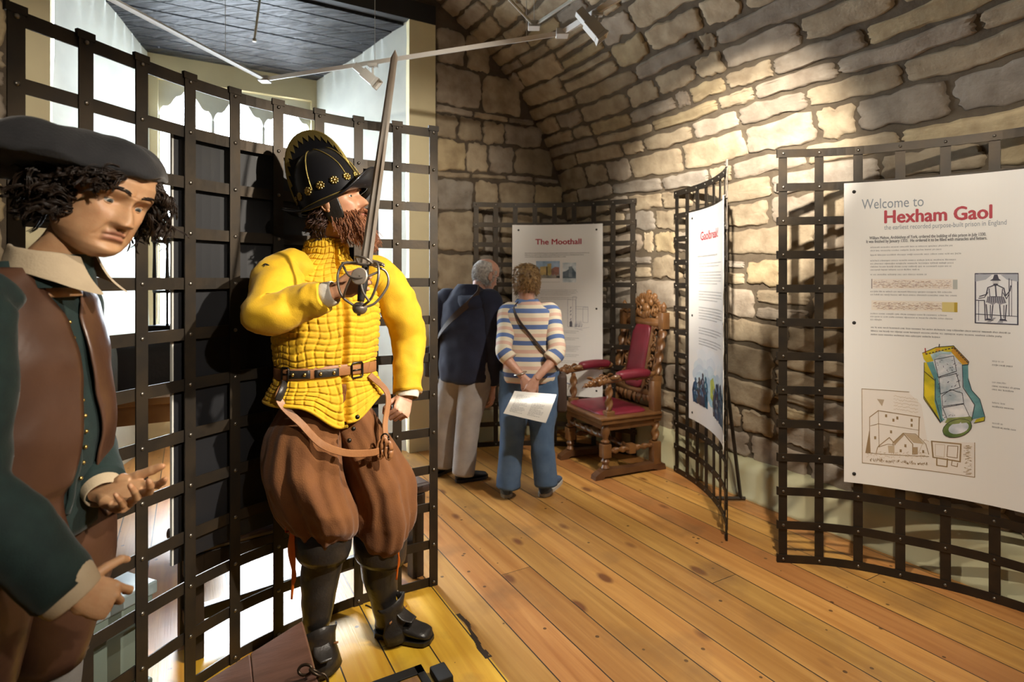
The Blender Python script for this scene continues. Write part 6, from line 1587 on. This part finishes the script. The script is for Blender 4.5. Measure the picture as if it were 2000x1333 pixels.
# ------------------------------------------------------------------ the two visitors reading the far panel
SK3 = (.58, .34, .26)
M_navy = mat('navy_cotton', (.011, .014, .034), .9, var=(.016, .020, .046), vscale=12, bump=.1, bscale=150, sheen=.12)
M_jean_grey = mat('pale_grey_denim', (.40, .375, .36), .9, var=(.32, .30, .29), vscale=9, bump=.12, bscale=150)
M_jean_blue = mat('blue_denim', (.060, .115, .215), .9, var=(.10, .17, .29), vscale=7, bump=.12, bscale=150)
M_shoe = mat('black_shoe', (.015, .015, .017), .45)
M_shoe2 = mat('blue_canvas', (.055, .085, .15), .8); M_sole = mat('pale_sole', (.50, .48, .44), .7)
M_strapb = mat('brown_strap', (.040, .022, .015), .75)
M_greyh = mat('grey_hair', (.55, .53, .50), .6, var=(.30, .28, .27), vscale=60)
M_blonde = mat('dark_blonde_hair', (.36, .23, .095), .5, var=(.19, .11, .045), vscale=60)
def leg(hip, kn, an, r0, r1, r2, s):
    return cloth_noise(G().add(stube([hip+Vector((0, 0, .10)), hip, hip.lerp(kn, .55), kn, kn.lerp(an, .6), an], [r0*.95, r0, (r0+r1)*.52, r1, (r1+r2)*.5, r2], 28, 9)), .006, 12, s)
def shoe(par, heel, toe, w_, m, ms, s):
    d = Vector((toe.x-heel.x, toe.y-heel.y, 0)); L_ = d.length; d.normalize(); sd = Vector((-d.y, d.x, 0)); rings = []; rs = []
    for k in np.linspace(0, 1, 20):
        c = Vector((heel.x, heel.y, 0))+d*(L_*k); ww = w_*np.interp(k, [0, .08, .35, .65, .88, 1], [.35, .80, .82, 1.0, .9, .25]); h_ = np.interp(k, [0, .08, .3, .5, .75, .95, 1], [.06, .085, .085, .070, .052, .040, .025])
        rings.append([c+sd*(ww*math.cos(a))+Vector((0, 0, .018+(h_-.018)*max(0, math.sin(a)*.5+.5)**.8)) for a in [2*PI*i/22 for i in range(22)]])
        rs.append([c+sd*(ww*1.06*q)+Vector((0, 0, z)) for q, z in ((-1, .0), (-1, .022), (1, .022), (1, .0))])
    o = mk('shoe', loft(rings), m, par); mk('sole', loft(rs), ms, o, smooth=False)
def visitor(label, o, fx, rows, neck, HM_, sk, arms, legs, hands_, cat='person', headk={}):
    r = thing('person', label, 'person', (o[0], o[1], 0)); lf = Vector((-fx.y, fx.x, 0)); g = G(); hd = head(sk, (.42, .18, .16), **headk)
    g.add((([HM_ @ Vector(p) for p in hd.v]), hd.f)); g.c = list(hd.c)
    z0 = rows[-1][0]
    body_base(g, sk, neck, HM_, [([neck+Vector((0, 0, -.06)), Vector((o[0], o[1], rows[4][0])), Vector((o[0], o[1], z0))], [(.06, .07), (.07, .10), (.08, .11)])]+arms+legs)
    for h in hands_:
        n = len(g.v); g.v += h.v; g.c += h.c; g.f += [tuple(i+n for i in f) for f in h.f]
    mk('body', g, M_skin, r); return r, lf
# --- man in navy hooded top
oM = (-.325, 4.02); fM = Vector((.50, .866, 0)).normalized(); lM = Vector((-fM.y, fM.x, 0))
HMn = frame_m(P(950, 538, 4.06), (.72, .62, -.32), z=(.30, .16, .94)); nkM = P(930, 578, 4.03)
rowsM = [(1.42, .075, .070, .03, 0), (1.38, .13, .085, .03, 0), (1.33, .185, .10, .025, 0), (1.26, .215, .115, .018, 0), (1.15, .215, .125, .010, 0), (1.02, .205, .130, .0, 0), (.88, .200, .135, -.01, 0), (.76, .195, .135, -.02, 0), (.735, .185, .125, -.02, 0)]
shMr = Vector((oM[0], oM[1], 1.30))-lM*.195+fM*.02; shMl = Vector((oM[0], oM[1], 1.30))+lM*.205+fM*.02
elMr = P(966, 690, 3.92); wrMr = P(962, 757, 3.98)
elMl = P(856, 680, 4.12); wrMl = P(868, 742, 4.30)
hipM = Vector((oM[0], oM[1], .78)); kMr = P(915, 820, 3.95); aMr = P(905, 922, 3.96); kMl = P(872, 815, 4.10); aMl = P(868, 905, 4.14)
hM = [hand(frame_m(wrMr, Vector((-.05, .1, -1)), z=(.9, -.4, 0)), False, [(15, 25, 15), (20, 30, 20), (25, 32, 20), (28, 32, 20)], thumb=((.8, .45, -.2), 5, 10), skin=SK3, vox=.004), hand(frame_m(wrMl, Vector((.2, .5, -.8)), z=(-.9, .3, 0)), True, [(20, 30, 20)]*4, skin=SK3, vox=.004)]
vm, lM = visitor('grey haired person in navy hooded top and pale grey jeans, seen from behind', oM, fM, rowsM, nkM, HMn, SK3, [([shMr, elMr, wrMr], [.05, .042, .028]), ([shMl, elMl, wrMl], [.05, .042, .028])], [([hipM-lM*.09, kMr, aMr], [.08, .055, .04]), ([hipM+lM*.09, kMl, aMl], [.08, .055, .04])], hM)
g = G().add(ringloft(oM, fM, lM, rows_spline(rowsM, 6), 64))
mk('hooded_top', cloth_noise(cloth_noise(g, .010, 7, 3), .004, 20, 1), M_navy, vm)
for sh, el, wr in ((shMr, elMr, wrMr), (shMl, elMl, wrMl)):
    mk('sleeve', cloth_noise(G().add(stube([sh.lerp(Vector((oM[0], oM[1], 1.32)), .4), sh, sh.lerp(el, .5), el, el.lerp(wr, .6), wr-(wr-el).normalized()*.03], [.07, .080, .072, .064, .056, .046], 24, 8)), .007, 12, 4), M_navy, vm)
g = G(); hoodc = nkM+Vector((0, 0, -.035))-fM*.045
g.add(stube([hoodc+lM*.13+fM*.07+Vector((0, 0, .01)), hoodc+lM*.11-fM*.0, hoodc+lM*.05-fM*.055+Vector((0, 0, -.015)), hoodc-lM*.05-fM*.055+Vector((0, 0, -.02)), hoodc-lM*.11+Vector((0, 0, 0)), hoodc-lM*.13+fM*.07+Vector((0, 0, .01))], [(.035, .03), (.045, .035), (.062, .042), (.062, .042), (.045, .035), (.035, .03)], 18, 6, up=(0, 0, 1)))
mk('hood', cloth_noise(g, .010, 14, 2), M_navy, vm)
g = G().add(leg(hipM-lM*.085, kMr, aMr-Vector((0, 0, .012)), .120, .085, .078, 1)).add(leg(hipM+lM*.085, kMl, aMl-Vector((0, 0, .012)), .120, .085, .078, 5)).add(tr(sph((0, 0, 0), (.14, .185, .13), 24, 14), frame_m(hipM+Vector((0, 0, .04)), fM, z=(0, 0, 1))))
mk('jeans', g, M_jean_grey, vm)
shoe(vm, F(890, 943), F(952, 932), .046, M_shoe, M_shoe, 1); shoe(vm, F(855, 932)-Vector((.03, 0, 0)), F(880, 915), .046, M_shoe, M_shoe, 2)
w3 = HMn.to_3x3(); hg = G(); r8 = random.Random(5)
for i in range(1100):
    th = r8.uniform(1.15, 2*PI-1.15); z = r8.uniform(-.075, .075); b = head_base(z, th)
    if b.x > .02 and z < -.03: continue
    if b.x > -.03 and z > .05: continue
    lock(hg, HMn @ (b*1.004), w3 @ Vector((b.x*2-.1, b.y*4, -.9)), .016, .0006, .3, .0013, .3, 4, None, None, r8, 1)
rg = []
for z in np.linspace(-.072, .085, 18): rg.append([HMn @ (head_base(z, th)*1.012) for th in np.linspace(1.5+max(0, z)*4, 2*PI-1.5-max(0, z)*4, 40)])
hg.add(loft(rg, closed=False))
mk('hair', hg, M_greyh, vm)
gg = G()
for s in (-1, 1):
    c = Vector((.092, s*.033, -.002)); gg.add(tube([HMn @ (c+Vector((0, .024*math.cos(a), .018*math.sin(a)))) for a in [2*PI*i/20 for i in range(21)]], .0016, 6)); gg.add(tube([HMn @ Vector((.090, s*.057, .003)), HMn @ Vector((.03, s*.081, .003)), HMn @ Vector((-.02, s*.082, -.004))], .0022, 6))
gg.add(tube([HMn @ Vector((.098, -.009, 0)), HMn @ Vector((.102, 0, .003)), HMn @ Vector((.098, .009, 0))], .0014, 6)); mk('glasses', gg, MATS['panel_edge'], vm)
# shoulder bag of the man: strap over the right shoulder to the left hip, bag in front
def strap_round(o, fx, lf, rows, pts, w_, off):
    q = []
    for a, z in pts:
        z_, hw, hd, sf, sl = min(rows_spline(rows, 8), key=lambda r_: abs(r_[0]-z)); e = 2.3; c, s = math.cos(a), math.sin(a); k = (abs(c)**e+abs(s)**e)**(-1/e); q.append(Vector((o[0], o[1], z))+fx*(sf+(hd+off)*c*k)+lf*((hw+off)*s*k))
    q = [Vector(x) for x in spline(q, 6)]; rg = []
    for i, p in enumerate(q):
        t = (q[min(i+1, len(q)-1)]-q[max(i-1, 0)]).normalized(); n = (p-Vector((o[0], o[1], p.z))).normalized(); n = (n-t*n.dot(t)).normalized(); b = t.cross(n); rg.append([p-b*w_/2-n*.002, p+b*w_/2-n*.002, p+b*w_/2+n*.003, p-b*w_/2+n*.003])
    return loft(rg)
bm_ = thing('shoulder_bag', 'dark shoulder bag slung across the back of the navy top', 'bag', Vector((oM[0], oM[1], .9))+lM*.25)
mk('strap', strap_round(oM, fM, lM, rowsM, [(-1.9, 1.405), (-2.3, 1.36), (-2.75, 1.29), (-3.3, 1.18), (-3.9, 1.06), (-4.4, .97), (-4.75, .90)], .042, .016), M_strapb, bm_, sharp=50)
bc = Vector((oM[0], oM[1], .86))+lM*.285+fM*.05
mk('pouch', tr(bbox((-.13, -.045, -.12), (.13, .045, .10), .02, 3), frame_m(bc, fM, z=(0, 0, 1))), M_strapb, bm_); mk('flap', tr(bbox((-.132, -.0, -.02), (.132, .052, .104), .015, 3), frame_m(bc, fM, z=(0, 0, 1))), M_strapb, bm_)
# --- woman in striped top
oW = (.118, 3.80); fW = Vector((.06, 1, 0)).normalized(); lW = Vector((-fW.y, fW.x, 0))
HWn = frame_m(P(1029, 556, 3.86), (.10, .97, -.22), z=(.02, .22, .97)); nkW = P(1030, 597, 3.83)
rowsW = [(1.305, .072, .064, .015, 0), (1.285, .10, .075, .010, 0), (1.258, .150, .092, .006, 0), (1.21, .178, .105, .0, 0), (1.10, .178, .115, .0, 0), (.98, .172, .120, -.004, 0), (.88, .178, .128, -.010, 0), (.80, .182, .132, -.014, 0), (.775, .176, .126, -.014, 0)]
def stripe_mat():
    m = mat('striped_knit', (.70, .62, .50), .85, bump=.08, bscale=200); N, L = nodes(m); b = N['Principled BSDF']
    at = N.new('ShaderNodeAttribute'); at.attribute_name = 'Col'; sx_ = N.new('ShaderNodeSeparateXYZ'); L.new(at.outputs['Vector'], sx_.inputs[0])
    dv = N.new('ShaderNodeMath'); dv.operation = 'FRACT'; L.new(sx_.outputs[0], dv.inputs[0])
    rp = N.new('ShaderNodeValToRGB'); rp.color_ramp.interpolation = 'CONSTANT'; e = rp.color_ramp.elements; e[0].position = 0; e[0].color = (.10, .16, .36, 1); e[1].position = .28; e[1].color = (.70, .63, .50, 1)
    for p, c in ((.50, (.64, .42, .34, 1)), (.72, (.70, .63, .50, 1))): q_ = e.new(p); q_.color = c
    L.new(dv.outputs[0], rp.inputs[0]); L.new(rp.outputs[0], b.inputs['Base Color']); return m
M_stripe = stripe_mat()
shWr = Vector((oW[0], oW[1], 1.235))-lW*.150; shWl = Vector((oW[0], oW[1], 1.235))+lW*.150
elWr = P(1088, 686, 3.66); elWl = P(984, 686, 3.66); wrWr = P(1046, 742, 3.58); wrWl = P(1022, 738, 3.60)
hipW = Vector((oW[0], oW[1], .74)); kWr = P(1058, 850, 3.76); aWr = P(1066, 945, 3.77); kWl = P(1000, 850, 3.74); aWl = P(992, 950, 3.74)
hW = [hand(frame_m(wrWl, P(1042, 768, 3.57)-wrWl, z=(-.15, -.9, .2)), True, [(20, 30, 20), (26, 36, 24), (34, 40, 26), (40, 42, 26)], thumb=((.75, .5, -.25), 10, 20), skin=SK3, vox=.0035, scale=.92),
      hand(frame_m(wrWr, P(1030, 772, 3.56)-wrWr, z=(.15, -.9, .2)), False, [(18, 30, 20), (40, 46, 28), (46, 50, 30), (50, 50, 30)], thumb=((.75, .5, -.25), 10, 20), skin=SK3, vox=.0035, scale=.92)]
vw, lW = visitor('fair haired person in blue, cream and pink striped top and blue jeans, hands behind back', oW, fW, rowsW, nkW, HWn, SK3, [([shWr, elWr, wrWr], [.042, .038, .024]), ([shWl, elWl, wrWl], [.042, .038, .024])], [([hipW-lW*.09, kWr, aWr], [.085, .055, .038]), ([hipW+lW*.09, kWl, aWl], [.085, .055, .038])], hW, headk={'jaw': .92})
def striped(g, axis=None, per=.105, off=0):
    g.c = [((axis(Vector(p)) if axis else p[2])/per+off, 0, 0) for p in g.v]; return g
g = striped(cloth_noise(cloth_noise(G().add(ringloft(oW, fW, lW, rows_spline(rowsW, 7), 72)), .007, 8, 7), .003, 22, 3), None, .105, .25+10)
mk('striped_top', g, M_stripe, vw)
for sh, el, wr, s in ((shWr, elWr, wrWr, 1), (shWl, elWl, wrWl, 2)):
    e1 = el.lerp(wr, .32); g = cloth_noise(G().add(stube([sh.lerp(Vector((oW[0], oW[1], 1.25)), .45), sh, sh.lerp(el, .5), el, e1], [.055, .060, .058, .056, .054], 24, 10)), .005, 14, s)
    L1_ = (el-sh).length
    def ax(p, sh=sh, el=el, wr=wr, L1_=L1_):
        t = (p-sh).dot((el-sh).normalized())
        return 1.235-t if t < L1_ else 1.235-L1_-(p-el).dot((wr-el).normalized())*.9
    mk('sleeve', striped(g, ax, .105, .25+10), M_stripe, vw)
mk('collar', cloth_noise(G().add(loft([[nkW+Vector((0, 0, .008+.036*k))+fW*(.012+(.068+.016*(1-k))*math.cos(a))+lW*((.074+.020*(1-k))*math.sin(a)) for a in [2*PI*i/36 for i in range(36)]] for k in (0, .5, 1)], False, False)), .002, 20), mat('blue_collar', (.12, .19, .38), .85), vw)
g = G().add(leg(hipW-lW*.088, kWr, aWr-Vector((0, 0, .002)), .118, .080, .080, 2)).add(leg(hipW+lW*.088, kWl, aWl-Vector((0, 0, .002)), .118, .080, .080, 6)).add(tr(sph((0, 0, 0), (.135, .180, .14), 24, 14), frame_m(hipW+Vector((0, 0, .02)), fW, z=(0, 0, 1))))
mk('jeans', g, M_jean_blue, vw)
shoe(vw, F(990, 974), F(986, 936), .047, M_shoe2, M_sole, 1); shoe(vw, F(1058, 972), F(1092, 938), .047, M_shoe2, M_sole, 2)
w3 = HWn.to_3x3(); hg = G()
rg = []
for z in np.linspace(-.060, .117, 22): rg.append([HWn @ (head_base(z, th)*1.13+Vector((-.008, 0, .010))) for th in np.linspace(.75 if z < .05 else .35, 2*PI-(.75 if z < .05 else .35), 44)])
hg.add(cloth_noise(G().add(loft(rg, closed=False)), .004, 40, 2))
for i in range(900):
    th = r8.uniform(.8, 2*PI-.8); z = 1.0*r8.uniform(-.070, .112); b = head_base(z, th)*1.12+Vector((-.008, 0, .012)); fl = r8.uniform(-.35, .35)
    lock(hg, HWn @ b, w3 @ Vector((-.35 if z > .05 else b.x*3-.12, b.y*4+fl, -.55 if z < .07 else -.1)), r8.uniform(.016, .030), .002, .6, .0026, .3, 6, None, None, r8, 2)
mk('hair', hg, M_blonde, vw)
mk('wristwatch', G().add(tube([wrWl-(wrWl-elWl).normalized()*.035+Vector((.034*math.cos(a), -.034*math.sin(a), .010*math.cos(a))) for a in [2*PI*i/20 for i in range(21)]], [(.003, .010)]*21, 6)), mat('watch_steel', (.6, .58, .52), .25, 1), vw)
bw_ = thing('crossbody_bag', 'small dark bag at the right hip of the striped top, on a thin brown strap', 'bag', Vector((oW[0], oW[1], .7))-lW*.22)
mk('strap', strap_round(oW, fW, lW, rowsW, [(2.1, 1.305), (2.45, 1.265), (2.8, 1.19), (3.2, 1.09), (3.65, .99), (4.1, .91), (4.5, .85)], .016, .013), M_strapb, bw_, sharp=50)
bc = Vector((oW[0], oW[1], .70))-lW*.215+fW*.03
mk('pouch', tr(bbox((-.09, -.035, -.13), (.09, .035, .12), .02, 3), frame_m(bc, fW, z=(0, 0, 1))), M_strapb, bw_); mk('strap_end', tube([bc+Vector((0, 0, .11)), Vector((oW[0], oW[1], .85))-lW*.195], .007, 6), M_strapb, bw_)
# printed sheet held behind the back
c0, c1, c2, c3 = P(1005, 764, 3.52), P(1087, 771, 3.54), P(1066, 827, 3.46), P(983, 808, 3.44)
rg = []
for i in range(9):
    k = i/8; rg.append([c0.lerp(c1, t).lerp(c3.lerp(c2, t), k)+Vector((0, -.010*math.sin(PI*k), 0)) for t in np.linspace(0, 1, 9)])
pg = thing('paper_sheet', 'laminated white sheet of print held behind the back of the striped top', 'paper', (c0+c2)/2)
mk('sheet', loft(rg, closed=False), mat('paper', (.72, .71, .68), .25, coat=.4), pg)
nr_ = (c1-c0).cross(c3-c0).normalized(); nr_ = nr_ if nr_.y < 0 else -nr_
tg = G(); r9 = random.Random(8)
for col_ in range(2):
    for i in range(17):
        v_ = .14+.044*i; x = .10+.42*col_; xe = x+.34*(r9.uniform(.75, 1) if i % 5 else .5)
        while x < xe-.02:
            ww = min(r9.uniform(.02, .07), xe-x); q_ = lambda t, k: c0.lerp(c1, t).lerp(c3.lerp(c2, t), k)+Vector((0, -.010*math.sin(PI*k), 0))+nr_*.0008
            tg.add(([q_(x, v_), q_(x+ww, v_), q_(x+ww, v_+.014), q_(x, v_+.014)], [(0, 1, 2, 3)])); x += ww+.012
mk('printed_text', tg, M_txtmid, pg, smooth=False)
